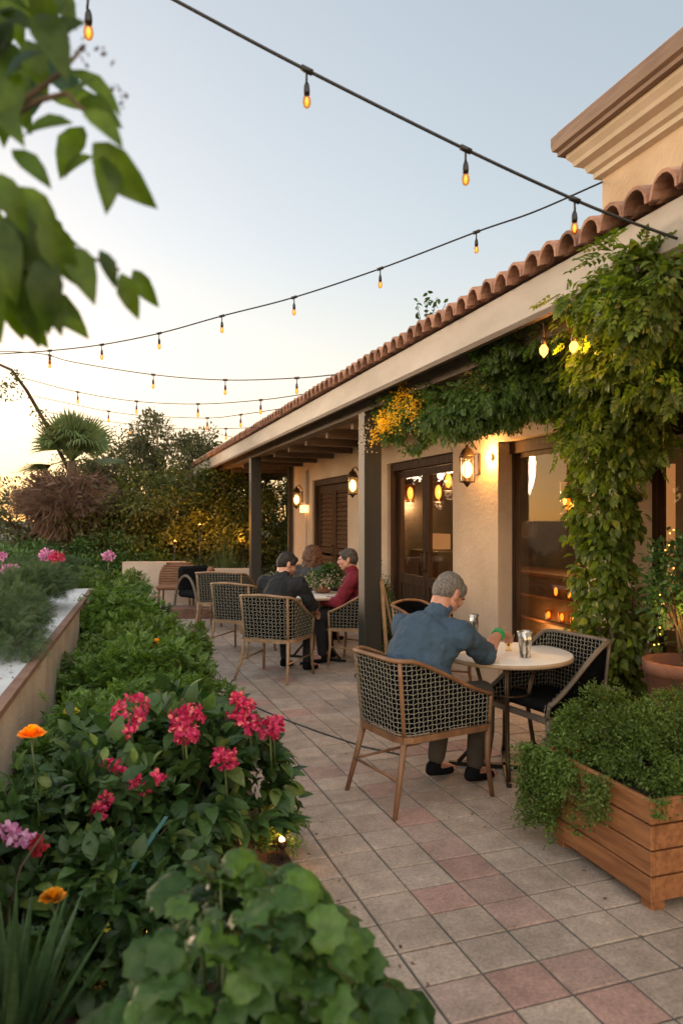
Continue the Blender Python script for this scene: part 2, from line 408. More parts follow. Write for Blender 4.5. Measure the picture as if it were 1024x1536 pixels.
M['tealstake']=mat('teal_stake',(.03,.09,.08),(.05,.13,.11),.5)
M['pewter']=mat('patterned_glass',(.10,.09,.08),(.75,.70,.64),.15,28,.5,50,metal=.6,stretch=(1,1,.4),lo=.42,hi=.56)
M['paper']=mat('paper',(.55,.55,.53),(.65,.65,.63),.6)
# leaves
M['lf_hedge']=leafmat('hedge_leaf',(.055,.115,.02),(.15,.245,.045),.32,.5)
M['lf_dark']=leafmat('dark_leaf',(.022,.054,.015),(.066,.125,.032),.28,.42,(.12,.17,.04),.08)
M['lf_mid']=leafmat('mid_leaf',(.03,.075,.02),(.075,.14,.035),.3,.45)
M['lf_feather']=leafmat('feathery_leaf',(.04,.075,.03),(.085,.13,.05),.25,.6)
M['lf_trail']=leafmat('trailing_leaf',(.055,.10,.016),(.135,.205,.04),.3,.5)
M['lf_vine']=leafmat('vine_leaf',(.06,.10,.016),(.165,.215,.036),.42,.45,(.24,.24,.05),.08)
M['lf_vine2']=leafmat('fine_vine_leaf',(.04,.085,.022),(.105,.17,.04),.35,.5)
M['lf_fore']=leafmat('foreground_leaf',(.024,.06,.013),(.075,.145,.03),.4,.4)
M['lf_branch']=leafmat('branch_leaf',(.03,.06,.008),(.085,.14,.016),.6,.4,(.02,.05,.03),.12)
M['lf_tree']=leafmat('olive_leaf',(.055,.062,.028),(.12,.12,.055),.4,.6)
M['lf_olive']=leafmat('olive_green_leaf',(.05,.065,.015),(.10,.11,.025),.35,.5)  # plain olive green, the leaf's own colour
M['lf_far']=leafmat('far_teal_leaf',(.022,.055,.035),(.05,.09,.06),.2,.6)
M['lf_palm']=leafmat('palm_leaf',(.07,.11,.04),(.15,.19,.07),.4,.5)
M['lf_dead']=leafmat('dead_frond',(.10,.06,.042),(.21,.135,.10),.2,.8)
M['lf_grass']=leafmat('strap_leaf',(.035,.07,.03),(.08,.12,.05),.3,.5)
M['lf_agave']=leafmat('sword_leaf',(.035,.075,.03),(.075,.13,.05),.2,.4)
M['fl_pink']=leafmat('pink_petal',(.40,.012,.065),(.62,.06,.17),.3,.6,(.72,.20,.20),.18)
M['fl_mauve']=leafmat('mauve_petal',(.45,.10,.28),(.70,.42,.60),.3,.6)
M['fl_yellow']=leafmat('marigold_petal',(.80,.27,.0),(.95,.45,.01),.25,.6)
M['fl_lime']=leafmat('yellow_green_petal',(.45,.40,.02),(.6,.5,.03),.25,.6)
M['fl_red']=leafmat('red_petal',(.25,.01,.02),(.42,.02,.03),.2,.6)
M['fl_gold']=leafmat('golden_blossom',(.60,.30,.01),(.85,.55,.04),.4,.5)  # warm uplight put into the gold petal colour
M['fl_white']=leafmat('white_petal',(.4,.34,.24),(.55,.48,.36),.3,.5)
# ---------------------------------------------------------------- world, camera, lights
SUN_AZ=-28.0  # degrees from +Y towards +X
SUN_EL=4.0; BACKFILL=(4.3,3.5,2.85,1)
w=bpy.data.worlds.new("World"); scene.world=w; w.use_nodes=True; nt=w.node_tree; nt.nodes.clear()
out=nt.nodes.new('ShaderNodeOutputWorld'); bg=nt.nodes.new('ShaderNodeBackground')
sky=nt.nodes.new('ShaderNodeTexSky'); sky.sky_type='NISHITA'; sky.sun_disc=False
sky.sun_elevation=R(SUN_EL); sky.sun_rotation=R(SUN_AZ); sky.altitude=50; sky.air_density=1.0; sky.dust_density=1.2; sky.ozone_density=1.5
gm=nt.nodes.new('ShaderNodeGamma'); gm.inputs[1].default_value=.5; nt.links.new(sky.outputs[0],gm.inputs[0])
hs=nt.nodes.new('ShaderNodeHueSaturation'); hs.inputs['Saturation'].default_value=1.0
nt.links.new(gm.outputs[0],hs.inputs['Color']); # added fill: sky behind the camera made brighter and warmer
tcw=nt.nodes.new('ShaderNodeTexCoord'); dt=nt.nodes.new('ShaderNodeVectorMath'); dt.operation='DOT_PRODUCT'
nt.links.new(tcw.outputs['Generated'],dt.inputs[0]); dt.inputs[1].default_value=(-SN*.94+.12*CS,-CS*.94-.12*SN,.34)
mrw=nt.nodes.new('ShaderNodeMapRange'); mrw.interpolation_type='SMOOTHSTEP'; mrw.inputs['From Min'].default_value=-.12; mrw.inputs['From Max'].default_value=.85; nt.links.new(dt.outputs['Value'],mrw.inputs[0])
mw=nt.nodes.new('ShaderNodeMix'); mw.data_type='RGBA'; mw.inputs[6].default_value=(1,1,1,1); mw.inputs[7].default_value=BACKFILL
nt.links.new(mrw.outputs[0],mw.inputs[0]); m2=nt.nodes.new('ShaderNodeMix'); m2.data_type='RGBA'; m2.blend_type='MULTIPLY'; m2.clamp_result=False; m2.inputs[0].default_value=1
sz=nt.nodes.new('ShaderNodeSeparateXYZ'); nt.links.new(tcw.outputs['Generated'],sz.inputs[0])
mz=nt.nodes.new('ShaderNodeMapRange'); mz.inputs['From Min'].default_value=0; mz.inputs['From Max'].default_value=.34; nt.links.new(sz.outputs['Z'],mz.inputs[0])
m3=nt.nodes.new('ShaderNodeMix'); m3.data_type='RGBA'; m3.inputs[6].default_value=(1.5,1.16,.93,1); m3.inputs[7].default_value=(1.24,1.15,1.10,1); nt.links.new(mz.outputs[0],m3.inputs[0])
m4=nt.nodes.new('ShaderNodeMix'); m4.data_type='RGBA'; m4.blend_type='MULTIPLY'; m4.inputs[0].default_value=1; nt.links.new(hs.outputs[0],m4.inputs[6]); nt.links.new(m3.outputs[2],m4.inputs[7])
nt.links.new(m4.outputs[2],m2.inputs[6]); nt.links.new(mw.outputs[2],m2.inputs[7]); nt.links.new(m2.outputs[2],bg.inputs[0]); nt.links.new(bg.outputs[0],out.inputs[0])
bg.inputs[1].default_value=.15
sd=bpy.data.lights.new('sun','SUN'); sd.energy=.5; sd.angle=R(10); sd.color=(1,.74,.5)
so=bpy.data.objects.new('sun',sd); COL.objects.link(so)
dv=Vector((math.sin(R(SUN_AZ))*math.cos(R(SUN_EL)), math.cos(R(SUN_AZ))*math.cos(R(SUN_EL)), math.sin(R(SUN_EL))))
so.rotation_euler=dv.to_track_quat('Z','Y').to_euler()
scene.view_settings.view_transform='Standard'; scene.view_settings.look='None'; scene.view_settings.exposure=1.92; scene.view_settings.gamma=1
cd=bpy.data.cameras.new('camera'); cam=bpy.data.objects.new('camera',cd); COL.objects.link(cam); scene.camera=cam
cam.location=(0,0,CAMZ); cam.rotation_euler=(R(90),0,-TH)
cd.sensor_fit='VERTICAL'; cd.sensor_height=24; cd.lens=F/1536*24; cd.shift_y=11/1536; cd.clip_start=.05; cd.clip_end=2000
cd.dof.use_dof=True; cd.dof.focus_distance=5.6; cd.dof.aperture_fstop=1.75
def point(loc,e,col=(1,.62,.28),r=.03,name='lamp_light',parent=None):
    l=bpy.data.lights.new(name,'POINT'); l.energy=e; l.color=col; l.shadow_soft_size=r
    o=bpy.data.objects.new(name,l); COL.objects.link(o); o.location=loc
    if parent: o.parent=parent
    return o

# ---------------------------------------------------------------- ground and paving
mb=MB(); mb.add([(-400,-60,-.03),(400,-60,-.03),(400,700,-.03),(-400,700,-.03)],[(0,1,2,3)])
tag(mb.build('ground',M['ground']),kind='structure')
def in_patio(x,y):
    if x<.80: return y>10.6 and x>-3.6
    return True
def paving():
    m,nt,out=newmat('paving_tiles'); b=N(nt,'ShaderNodeBsdfPrincipled',Roughness=.82)
    at=N(nt,'ShaderNodeAttribute',attribute_name='tile')
    tc=nt.nodes.new('ShaderNodeTexCoord')
    n1=N(nt,'ShaderNodeTexNoise',Scale=70,Detail=8,Roughness=.75); n2=N(nt,'ShaderNodeTexNoise',Scale=2.2,Detail=8); n3=N(nt,'ShaderNodeTexNoise',Scale=11,Detail=6)
    for n in (n1,n2,n3): nt.links.new(tc.outputs['Object'],n.inputs['Vector'])
    def rng_(n,a,b_,lo=.3,hi=.7):
        r=nt.nodes.new('ShaderNodeMapRange'); r.inputs['From Min'].default_value=lo; r.inputs['From Max'].default_value=hi; r.inputs['To Min'].default_value=a; r.inputs['To Max'].default_value=b_; nt.links.new(n.outputs['Fac'],r.inputs[0]); return r.outputs[0]
    def mul(a,b_): 
        x=N(nt,'ShaderNodeMath',operation='MULTIPLY'); nt.links.new(a,x.inputs[0]); nt.links.new(b_,x.inputs[1]); return x.outputs[0]
    f=mul(mul(rng_(n1,.62,1.36),rng_(n2,.82,1.15)),rng_(n3,.84,1.14))
    mx=nt.nodes.new('ShaderNodeMix'); mx.data_type='RGBA'; mx.blend_type='MULTIPLY'; mx.inputs[0].default_value=1
    nt.links.new(at.outputs['Color'],mx.inputs[6]); nt.links.new(f,mx.inputs[7]); nt.links.new(mx.outputs[2],b.inputs['Base Color'])
    bp=N(nt,'ShaderNodeBump',Strength=.35,Distance=.004); nt.links.new(n1.outputs['Fac'],bp.inputs['Height']); nt.links.new(bp.outputs[0],b.inputs['Normal'])
    nt.links.new(b.outputs[0],out.inputs[0])
    a0=R(1.2); ux=Vector((math.cos(a0),math.sin(a0),0)); uy=Vector((-math.sin(a0),math.cos(a0),0))
    O=G(760.4,1399.8); O.z=0; TX,TY=.228,.203; gp=.0095
    red=set()
    for px,py in ((609,1234),(634,1255),(665,1280),(697,1308),(736,1333),(778,1371),(665,1351),(715,1489),(799,1475),(869,1458),(585,1213),(905,1497),(742,1531),(575,1185),(560,1160),(700,1345)):
        v=G(px,py)-O; red.add((math.floor(v.dot(ux)/TX),math.floor(v.dot(uy)/TY)))
    vs=[];fs=[];cols=[]
    for i in range(-24,10):
        for j in range(-14,68):
            jx=random.uniform(-.0015,.0015); z=random.uniform(-.0012,.0012); tx,ty=random.uniform(-.004,.004),random.uniform(-.004,.004)
            cc=O+ux*(i+.5)*TX+uy*(j+.5)*TY
            if not in_patio(cc.x,cc.y) or cc.x>3.62: continue
            b0=len(vs); bv=.004
            for (q,zz) in ((0,-.012),(0,-.0035),(bv,0)):
                for sx,sy in ((-1,-1),(1,-1),(1,1),(-1,1)):
                    hx=TX/2-gp/2-q; hy=TY/2-gp/2-q
                    vs.append(tuple(cc+ux*(sx*hx+jx)+uy*(sy*hy)+Vector((0,0,.012+zz+z+tx*sx*hx+ty*sy*hy))))
            f=[(b0+8,b0+9,b0+10,b0+11)]
            for k in (0,4):
                for a in range(4): f.append((b0+k+a,b0+k+(a+1)%4,b0+k+4+(a+1)%4,b0+k+4+a))
            fs+=f
            v=random.uniform(.90,1.09); base=(.36,.28,.222)
            if (i,j) in red or (cc.y>3.6 and random.random()<.10): base=random.choice([(.35,.215,.175),(.335,.225,.185),(.345,.25,.205)])
            elif random.random()<.25: base=(.35,.277,.225)
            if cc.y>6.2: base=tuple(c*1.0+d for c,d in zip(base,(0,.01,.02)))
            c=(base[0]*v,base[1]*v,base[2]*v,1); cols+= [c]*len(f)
    me=bpy.data.meshes.new('patio_paving'); me.from_pydata(vs,[],fs)
    ca=me.color_attributes.new('tile','FLOAT_COLOR','CORNER'); arr=[]
    for p,c in zip(me.polygons,cols): arr+=list(c)*p.loop_total
    ca.data.foreach_set('color',arr)
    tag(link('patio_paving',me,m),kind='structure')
    g=MB(); g.add([(.70,-3,.004),(3.62,-3,.004),(3.62,16.5,.004),(.70,16.5,.004)],[(0,1,2,3)]); g.add([(-5,10.5,.0035),(.70,10.5,.0035),(.70,16.5,.0035),(-5,16.5,.0035)],[(0,1,2,3)])
    tag(g.build('patio_grout',M['grout']),kind='structure')
paving()
# bed soil: lumpy sheet
n=70; vs=[];fs=[]
for j in range(n*2):
    for i in range(18):
        x=-.5+1.34*i/17; y=-.6+11.1*j/(n*2-1)
        e=min(1,(17-i)/3)
        vs.append((x,y,.02+e*(.06+.035*math.sin(7*x+3*math.sin(5*y))+.03*math.sin(9*y+2*x)+random.uniform(-.012,.012))))
for j in range(n*2-1):
    for i in range(17): a=j*18+i; fs.append((a,a+1,a+19,a+18))
me=bpy.data.meshes.new('bed_soil'); me.from_pydata(vs,[],fs); tag(link('garden_bed_soil',me,M['soil'],None,True),kind='structure')

# ---------------------------------------------------------------- raised planter wall at the left
pw=empty('retaining_wall',(0,0,0),0,'long plastered retaining wall with brown coping and white ledge left of the hedge','wall')
A=L2W(-1.285,2.5); B=L2W(-2.72,7.9)
dr=(B-A).normalized(); nrm=Vector((dr.y,-dr.x,0))  # to the right
A2=A-dr*3.2; B2=B+dr*.6
def wbox(mb,p,q,off0,off1,z0,z1,mi=0):
    p=Vector(p);q=Vector(q)
    mb.prism([p+nrm*off0+Vector((0,0,z0)),p+nrm*off1+Vector((0,0,z0)),p+nrm*off1+Vector((0,0,z1)),p+nrm*off0+Vector((0,0,z1))],q-p,mi)
mb=MB(); wbox(mb,A2,B2,-.16,0,-.02,.775); mb.build('wall',M['wallplaster'],pw)
mb=MB(); wbox(mb,A2,B2,-.035,.018,.776,.806); mb.build('coping',M['coping'],pw)
mb=MB(); wbox(mb,A2,B2,-.34,-.036,.777,.803); 
for s in (1.2,2.9,4.4,5.9,7.6): wbox(mb,A2+dr*s,A2+dr*(s+.16),-1.6,-.341,.777,.812)
mb.build('ledge',M['whiteledge'],pw)
mb=MB(); wbox(mb,A2,B2,-2.4,-.345,-.02,.765); mb.build('bed_fill',M['whiteledge'],pw)
mb=MB()
q=G(92,990,.8)
mb.tube([P(98,978,5.3),P(106,990,5.2),P(112,996,5.15),P(125,1003,5.2)],.006,6); mb.build('drip_hose',M['browncable'],pw)
# low stepped wall at the back
lw=empty('low_stepped_wall',(0,0,0),0,'low cream stepped garden wall at the far end of the patio','wall')
a=L2W(-4.15,13.9); b=L2W(-2.98,13.9); c=L2W(-1.55,13.9)
for nm,p,q,h in (('wall_high',a,b,.79),('wall_low',b,c,.66)):
    t=(q-p).normalized(); s=Vector((-t.y,t.x,0))*.22
    mb=MB(); z=Vector((0,0,-.02)); mb.prism([p+z,p+s+z,p+s+Vector((0,0,h)),p+Vector((0,0,h))],(q-p)*.999); mb.build('wall_section',M['lowwall'],lw)

# ---------------------------------------------------------------- the restaurant
X0=3.6; YN=-2.0; YF=14.1
bd=empty('restaurant_building',(X0,6,0),0,'plastered restaurant with terracotta tiled veranda roof and dark posts','building')
def bp(mb,name,mt,parent=None):
    o=mb.build(name,mt,parent or bd)
    if parent is None: o.location=(-X0,-6,0)
    return o
T=.24
ops=[(10.65,12.62,0,2.29),(7.12,9.03,0,2.33),(4.83,6.18,.12,2.34),(3.25,4.30,.12,2.34)]
mb=MB()
def wb(x0,x1,y0,y1,z0,z1,m_=None,mi=0,bev=0): (m_ or mb).box(((x0+x1)/2,(y0+y1)/2,(z0+z1)/2),(x1-x0,y1-y0,z1-z0),mi=mi,bev=bev)
ys=[YF]+[v for o in ops for v in (o[1],o[0])]+[YN]
for i in range(0,len(ys),2): wb(X0,X0+T,ys[i+1],ys[i],-.02,3.25)
for y0,y1,z0,z1 in ops:
    wb(X0,X0+T,y0,y1,z1,3.25)
    if z0: wb(X0,X0+T,y0,y1,-.02,z0)
wb(X0,X0+5,YF-.2,YF-.001,-.02,3.2499) if False else None
bp(mb,'front_wall',M['plaster'])
mb=MB(); wb(X0+T,X0+5,YF-.24,YF,-.02,3.25); wb(X0+T,X0+5,YN,YN+.24,-.02,3.25); wb(X0+4.76,X0+5,YN+.24,YF-.24,-.02,3.25); bp(mb,'side_wall',M['plaster'])
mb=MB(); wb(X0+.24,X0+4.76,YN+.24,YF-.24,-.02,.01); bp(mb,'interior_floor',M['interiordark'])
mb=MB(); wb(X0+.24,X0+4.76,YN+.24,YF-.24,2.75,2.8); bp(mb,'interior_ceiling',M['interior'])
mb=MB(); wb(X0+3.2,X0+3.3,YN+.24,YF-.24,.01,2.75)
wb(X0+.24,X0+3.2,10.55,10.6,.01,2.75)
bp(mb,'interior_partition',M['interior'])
# far doors (shuttered)
d1=empty('door',(X0,11.63,0),0); d1.parent=bd; d1.location=(0,5.63,0)
def rel(mb,name,mt,par,off): 
    o=mb.build(name,mt,par); o.location=off; return o
def frame(mb,y0,y1,z0,z1,x,wd=.07,dp=.09,bottom=False):
    wb(x,x+dp,y0,y0+wd,z0,z1,mb); wb(x,x+dp,y1-wd,y1,z0,z1,mb); wb(x+.002,x+dp,y0+wd,y1-wd,z1-wd,z1,mb)
    if bottom: wb(x+.002,x+dp,y0+wd,y1-wd,z0,z0+wd,mb)
off=(-X0,-11.63,0)
mb=MB(); frame(mb,10.66,12.61,.0,2.28,X0+.03,.09,.12); rel(mb,'door_frame',M['doorwood'],d1,off)
for k,(y0,y1) in enumerate(((10.76,11.63),(11.64,12.51))):
    mb=MB(); frame(mb,y0,y1,.02,2.18,X0+.09,.11,.05,True); wb(X0+.092,X0+.14,y0+.11,y1-.11,1.02,1.12,mb)
    lf=rel(mb,'door_leaf',M['doorwood'],d1,off)
    mb=MB()
    for z in np.arange(.16,2.05,.075):
        if .98<z<1.13: continue
        mb.box((X0+.118,(y0+y1)/2,z+.03),(.012,y1-y0-.222,.07),M=Matrix.Rotation(R(20),4,'Y'))
    mb.build('louvre_panel',M['shutter'],lf)
    mb=MB(); yy=y1-.05 if k==0 else y0+.05
    mb.tube([(X0+.09,yy,1.0),(X0+.05,yy,1.0),(X0+.05,yy,1.16),(X0+.09,yy,1.16)],.008,8); mb.build('handle',M['bronze'],lf)
# middle glazed doors
d2=empty('glazed_door',(0,0,0),0); d2.parent=bd; d2.location=(0,2.07,0); off=(-X0,-8.07,0)
mb=MB(); frame(mb,7.13,9.02,0,2.32,X0+.05,.09,.14); rel(mb,'door_frame',M['doorwood'],d2,off)
for y0,y1 in ((7.23,8.07),(8.08,8.92)):
    mb=MB(); frame(mb,y0,y1,.01,2.22,X0+.12,.085,.05,True); wb(X0+.122,X0+.168,y0+.085,y1-.085,.78,.90,mb); wb(X0+.122,X0+.168,y0+.085,y1-.085,.46,.51,mb)
    wb(X0+.138,X0+.150,y0+.08,y1-.08,.09,.785,mb)
    lf=rel(mb,'door_leaf',M['doorwood'],d2,off)
    mb=MB(); wb(X0+.142,X0+.148,y0+.08,y1-.08,.89,2.14,mb); mb.build('glass_pane',M['glass'],lf)
    mb=MB(); yy=y1-.04 if y0<8 else y0+.04; mb.tube([(X0+.12,yy,.98),(X0+.08,yy,.98),(X0+.08,yy,1.2),(X0+.12,yy,1.2)],.009,8); mb.build('handle',M['bronze'],lf)
# windows
for (y0,y1,z0,z1),nm in ((ops[2],0),(ops[3],1)):
    wn=empty('window',(0,0,0)); wn.parent=bd; wn.location=(0,(y0+y1)/2-6,0); off=(-X0,-(y0+y1)/2,0)
    mb=MB(); frame(mb,y0+.005,y1-.005,z0,z1-.005,X0+.15,.045,.035,True); frame(mb,y0+.06,y1-.06,z0+.06,z1-.11,X0+.160,.05,.02,True)
    wb(X0+.12,X0+.16,y0+.006,y1-.006,z1-.115,z1-.006,mb); rel(mb,'window_frame',M['doorwood'],wn,off)
    mb=MB(); wb(X0+.168,X0+.172,y0+.105,y1-.105,z0+.105,z1-.155,mb); rel(mb,'glass_pane',M['glass'],wn,off)
# veranda: posts, beam, fascia, soffit, rafters
XP=2.55
for y in (1.15,6.85,12.53):
    mb=MB(); wb(XP-.09,XP+.09,y-.09,y+.09,.01,2.66,mb,bev=.006); wb(XP-.12,XP+.12,y-.12,y+.12,.009,.05,mb,bev=.004); bp(mb,'post',M['darkpaint'])
mb=MB(); wb(3.50,3.58,13.95,14.03,.01,2.86,mb); bp(mb,'corner_post',M['darkpaint'])
RY0,RY1=YN,22.6; XF=2.28; ZE=2.735; ZT=2.94; SL=math.tan(R(15))
mb=MB(); wb(XP-.07,XP+.07,RY0,RY1-.3,2.662,2.80,mb); bp(mb,'eave_beam',M['postside'])
mb=MB(); wb(XF,XF+.04,RY0,RY1,ZE,ZT,mb,bev=.004); bp(mb,'fascia_board',M['fascia'])
mb=MB(); wb(XF+.002,XF+.038,RY0,RY1-.01,ZE-.03,ZE-.001,mb); bp(mb,'fascia_trim',M['postside'])
def slope_prism(mb,x0,x1,y0,y1,zoff,t,zb=None):
    z0=ZT+(x0-XF)*SL+zoff; z1=ZT+(x1-XF)*SL+zoff
    mb.prism([(x0,y0,z0),(x1,y0,z1),(x1,y0,z1-t),(x0,y0,z0-t)],(0,y1-y0,0))
mb=MB(); slope_prism(mb,XF+.042,4.6,RY0,RY1,-.03,.03); bp(mb,'soffit_boarding',M['soffit'])
for y in list(np.arange(.6,22.5,1.14)):
    mb=MB(); slope_prism(mb,XF+.045,4.55 if y>14.2 else X0-.003,y-.045,y+.045,-.062,.12); bp(mb,'rafter',M['postside'])
mb=MB(); wb(XP+.08,X0-.005,RY0,14.1,2.70,2.715,mb); wb(XP+.08,4.4,14.102,RY1-.4,2.70,2.715,mb); bp(mb,'veranda_ceiling',M['soffit'])
for y in list(np.arange(1.9,13.9,.95))+[14.05,15.4,16.8,18.2]:
    mb=MB(); wb(XP+.072,X0-.006 if y<14 else 4.4,y-.04,y+.04,2.59,2.699,mb); bp(mb,'ceiling_tie',M['postside'])
mb=MB(); slope_prism(mb,XF+.01,4.6,RY1-.001,RY1+.05,.01,.2); bp(mb,'barge_board',M['fascia'])
mb=MB(); wb(4.45,4.6,14.2,RY1-.2,2.95,3.2,mb); bp(mb,'ridge_beam',M['postside'])
for y in (14.2,RY1-.4):
    pass
mb=MB(); wb(4.44,4.58,RY1-.6,RY1-.46,0,2.949,mb); bp(mb,'rear_post',M['darkpaint'])
mb=MB(); wb(XP-.08,XP+.08,RY1-.75,RY1-.6,.0,2.66,mb); bp(mb,'rear_post',M['darkpaint'])
mb=MB(); wb(2.0,2.279,18.4,18.5,2.60,2.72,mb); bp(mb,'beam_end',M['postside'])
# roof tiles
def tiles():
    mb=MB(); sp=.1635; n=9
    def zz(x): return ZT+(x-XF)*SL+.012
    k=0; y=RY0+.06
    while y<RY1:
        near = y<8
        x=XF-.07; first=True
        while x<4.62:
            L=.40; r0=.080; r1=.068
            if not near and not first and y>10: L=1.2
            jy=random.uniform(-.010,.010); jz=random.uniform(-.006,.008)
            vs=[];
            for (xx,rr,dz) in ((x,r0,.012),(x+L,r1,0)):
                for th in (0,.013):
                    for i in range(n):
                        a=math.pi*i/(n-1); r=rr-th
                        vs.append((xx+random.uniform(-.002,.002) if xx==x else xx, y+jy+r*math.cos(a), zz(xx)+jz+dz+r*1.3*math.sin(a)))
            fs=[]
            o0,i0,o1,i1=0,n,2*n,3*n
            for i in range(n-1):
                fs+= [(o0+i,o0+i+1,o1+i+1,o1+i),(i0+i+1,i0+i,i1+i,i1+i+1),(o0+i+1,o0+i,i0+i,i0+i+1)]
            mb.add(vs,fs,0,False)
            x+=L*.9; first=False
        # pan tile between
        vs=[]
        for xx in (XF-.03,4.6):
            for i in range(5):
                a=math.pi*(1+i/4); vs.append((xx,y+sp/2+.055*math.cos(a),zz(xx)+.04+.04*math.sin(a)))
        mb.add(vs,[(i,i+1,i+6,i+5) for i in range(4)])
        # mortar plug set back inside barrel
        vs=[(XF+.13,y+.062*math.cos(math.pi*i/8),zz(XF+.13)+.078*math.sin(math.pi*i/8)) for i in range(9)]
        mb.add(vs,[tuple(range(9))])
        y+=sp
    me=mb.mesh('roof_tiles'); o=link('roof_tiles',me,M['terracotta'],bd); o.location=(-X0,-6,0)
tiles()
# tower
XT=4.6; YT=5.94
mb=MB(); wb(XT,XT+4,YN,YT,2.8,5.2,mb); bp(mb,'upper_wall',M['tower'])
prof=[(0,4.88),(.06,4.90),(.06,4.95),(.10,4.97),(.12,5.03),(.19,5.06),(.20,5.10),(.24,5.15),(.24,5.19),(0,5.19)]
def lring(mb,prof,x,y0,y1,xe):
    # profile swept along the left face (y0..y1) and round the far corner to xe
    vs=[];k=len(prof)
    for (o,z) in prof: vs.append((x-o,y0,z))
    for (o,z) in prof: vs.append((x-o,y1+o,z))
    for (o,z) in prof: vs.append((xe,y1+o,z))
    fs=[]
    for s in (0,1):
        for i in range(k-1): fs.append((s*k+i,s*k+i+1,(s+1)*k+i+1,(s+1)*k+i))
    fs.append(tuple(range(k))); mb.add(vs,fs)
mb=MB(); lring(mb,prof,XT-.0005,YN,YT+.0005,XT+4); bp(mb,'cornice',M['cornice'])
gp_=[(0,5.192),(.30,5.192),(.30,5.23),(.335,5.25),(.345,5.30),(.345,5.385),(.32,5.40),(0,5.40)]
mb=MB(); lring(mb,gp_,XT,YN,YT,XT+4); bp(mb,'gutter',M['gutter'])
mb=MB(); mb.prism([(XT-.30,YN,5.401),(XT-.30,YT+.30,5.401),(XT+4,YT+.30,5.401),(XT+4,YN,5.401)],(0,0,.03)); bp(mb,'upper_roof',M['terracotta'])

# ---------------------------------------------------------------- wall lanterns
def lantern(nm,y,z,s,label,e=9,x=X0,jar=True):
    t=empty(nm,(x,y,z),0,label,'wall lamp','lanterns on the restaurant wall')
    mb=MB(); mb.box((-.012,0,.02),(.022,.09*s,.20*s),bev=.004); mb.tube([(-.02,0,.16*s),(-.07*s,0,.235*s),(-.12*s,0,.20*s)],.008*s,8); mb.build('bracket',M['bronze'],t)
    mb=MB(); c=(-.12*s,0,0)
    mb.lathe([(.075*s,.085*s),(.078*s,.10*s),(.06*s,.125*s),(.045*s,.16*s),(.02*s,.175*s),(.015*s,.20*s),(.001,.205*s)],c,16)
    mb.build('lamp_cap',M['bronze'],t)
    mb=MB(); mb.lathe([(.068*s,-.155*s),(.072*s,-.14*s),(.03*s,-.165*s),(.014*s,-.19*s),(.001,-.2*s)],c,16); 
    for k in range(4):
        a=math.pi/4+k*math.pi/2; u=(c[0]+.072*s*math.cos(a),.072*s*math.sin(a)); mb.tube([(u[0],u[1],-.15*s),(u[0],u[1],.09*s)],.0045*s,5)
    mb.build('lamp_cage',M['bronze'],t)
    mb=MB(); mb.lathe([(.062*s,-.145*s),(.066*s,-.05*s),(.062*s,.08*s)],c,18); mb.v=mb.v; mb.f=mb.f[:-2]; mb.m=mb.m[:-2]; mb.smooth=mb.smooth[:-2]; mb.build('lamp_glass',M['lampglass'],t)
    mb=MB(); mb.ell((c[0],0,-.03*s),(.050*s,.050*s,.080*s)); mb.build('bulb',M['lamp'],t)
    point((c[0],0,-.02*s),e,(1,.58,.24),.03,parent=t)
    return t
lantern('wall_lantern',6.56,2.13,1.05,'large bronze lantern glowing on the wall between window and glazed door',5)
lantern('wall_lantern',10.05,2.12,1.05,'bronze lantern lit beside the far shuttered door, partly behind the post',8)
lantern('wall_lantern',13.25,2.0,1.05,'smallest lantern, farthest along the wall near its corner',7)
lantern('wall_lantern',3.15,2.12,1.0,'lantern glowing at the right edge behind the vine',5)
# bare bulb next to the big lantern
t=empty('bare_wall_bulb',(X0,6.28,2.20),0,'small bare glowing bulb on the plaster right of the large lantern','wall lamp')
mb=MB(); mb.lathe([(.02,0),(.02,.015),(.012,.02)],(0,0,0),12,M=Matrix.Rotation(R(-90),4,'Y')); mb.build('bulb_base',M['lowwall'],t)
mb=MB(); mb.ell((-.045,0,0),(.030,.026,.026)); mb.build('bulb',M['lamp'],t); point((-.095,0,0),7,(1,.5,.14),.02,parent=t)
# tall grey wall plate near corner
t=empty('wall_panel_light',(X0,12.95,1.95),0,'tall grey flat fitting on the wall with a glowing lower end near the far corner','wall lamp')
mb=MB(); mb.box((-.03,0,.22),(.055,.2,.62),bev=.006); mb.build('backplate',M['lowwall'],t)
mb=MB(); mb.box((-.06,0,-.16),(.1,.22,.13),bev=.006); mb.build('lit_box',M['lampdim'],t)
mb=MB(); mb.tube([(-.02,.03,-.23),(-.02,.03,-1.9)],.012,8); mb.build('conduit',M['lowwall'],t)

# ---------------------------------------------------------------- interior furnishings
def pendant(x,y,z,label,s=1.0,e=3):
    t=empty('pendant_lamp',(x,y,z),0,label,'pendant lamp','pendant lamps inside the restaurant')
    mb=MB(); mb.tube([(0,0,.16*s),(0,0,2.748-z)],.006,6); mb.build('cord',M['blackmetal'],t)
    mb=MB(); mb.lathe([(.02,.17*s),(.075*s,.145*s),(.08*s,.13*s)],n=16); mb.build('lamp_cap',M['bronze'],t)
    mb=MB(); mb.lathe([(.06*s,-.14*s),(.07*s,0),(.072*s,.13*s)],n=18); mb.f=mb.f[:-2]; mb.m=mb.m[:-2]; mb.smooth=mb.smooth[:-2]; mb.build('lamp_shade',M['amberglass'],t)
    mb=MB(); mb.ell((0,0,-.01*s),(.045*s,.045*s,.10*s)); mb.build('lit_core',M['lampdim'],t)
    mb=MB(); mb.lathe([(.064*s,-.15*s),(.07*s,-.145*s),(.066*s,-.13*s)],n=16); mb.build('lamp_base',M['bronze'],t)
    point((0,0,-.2),e,(1,.62,.3),.06,parent=t)
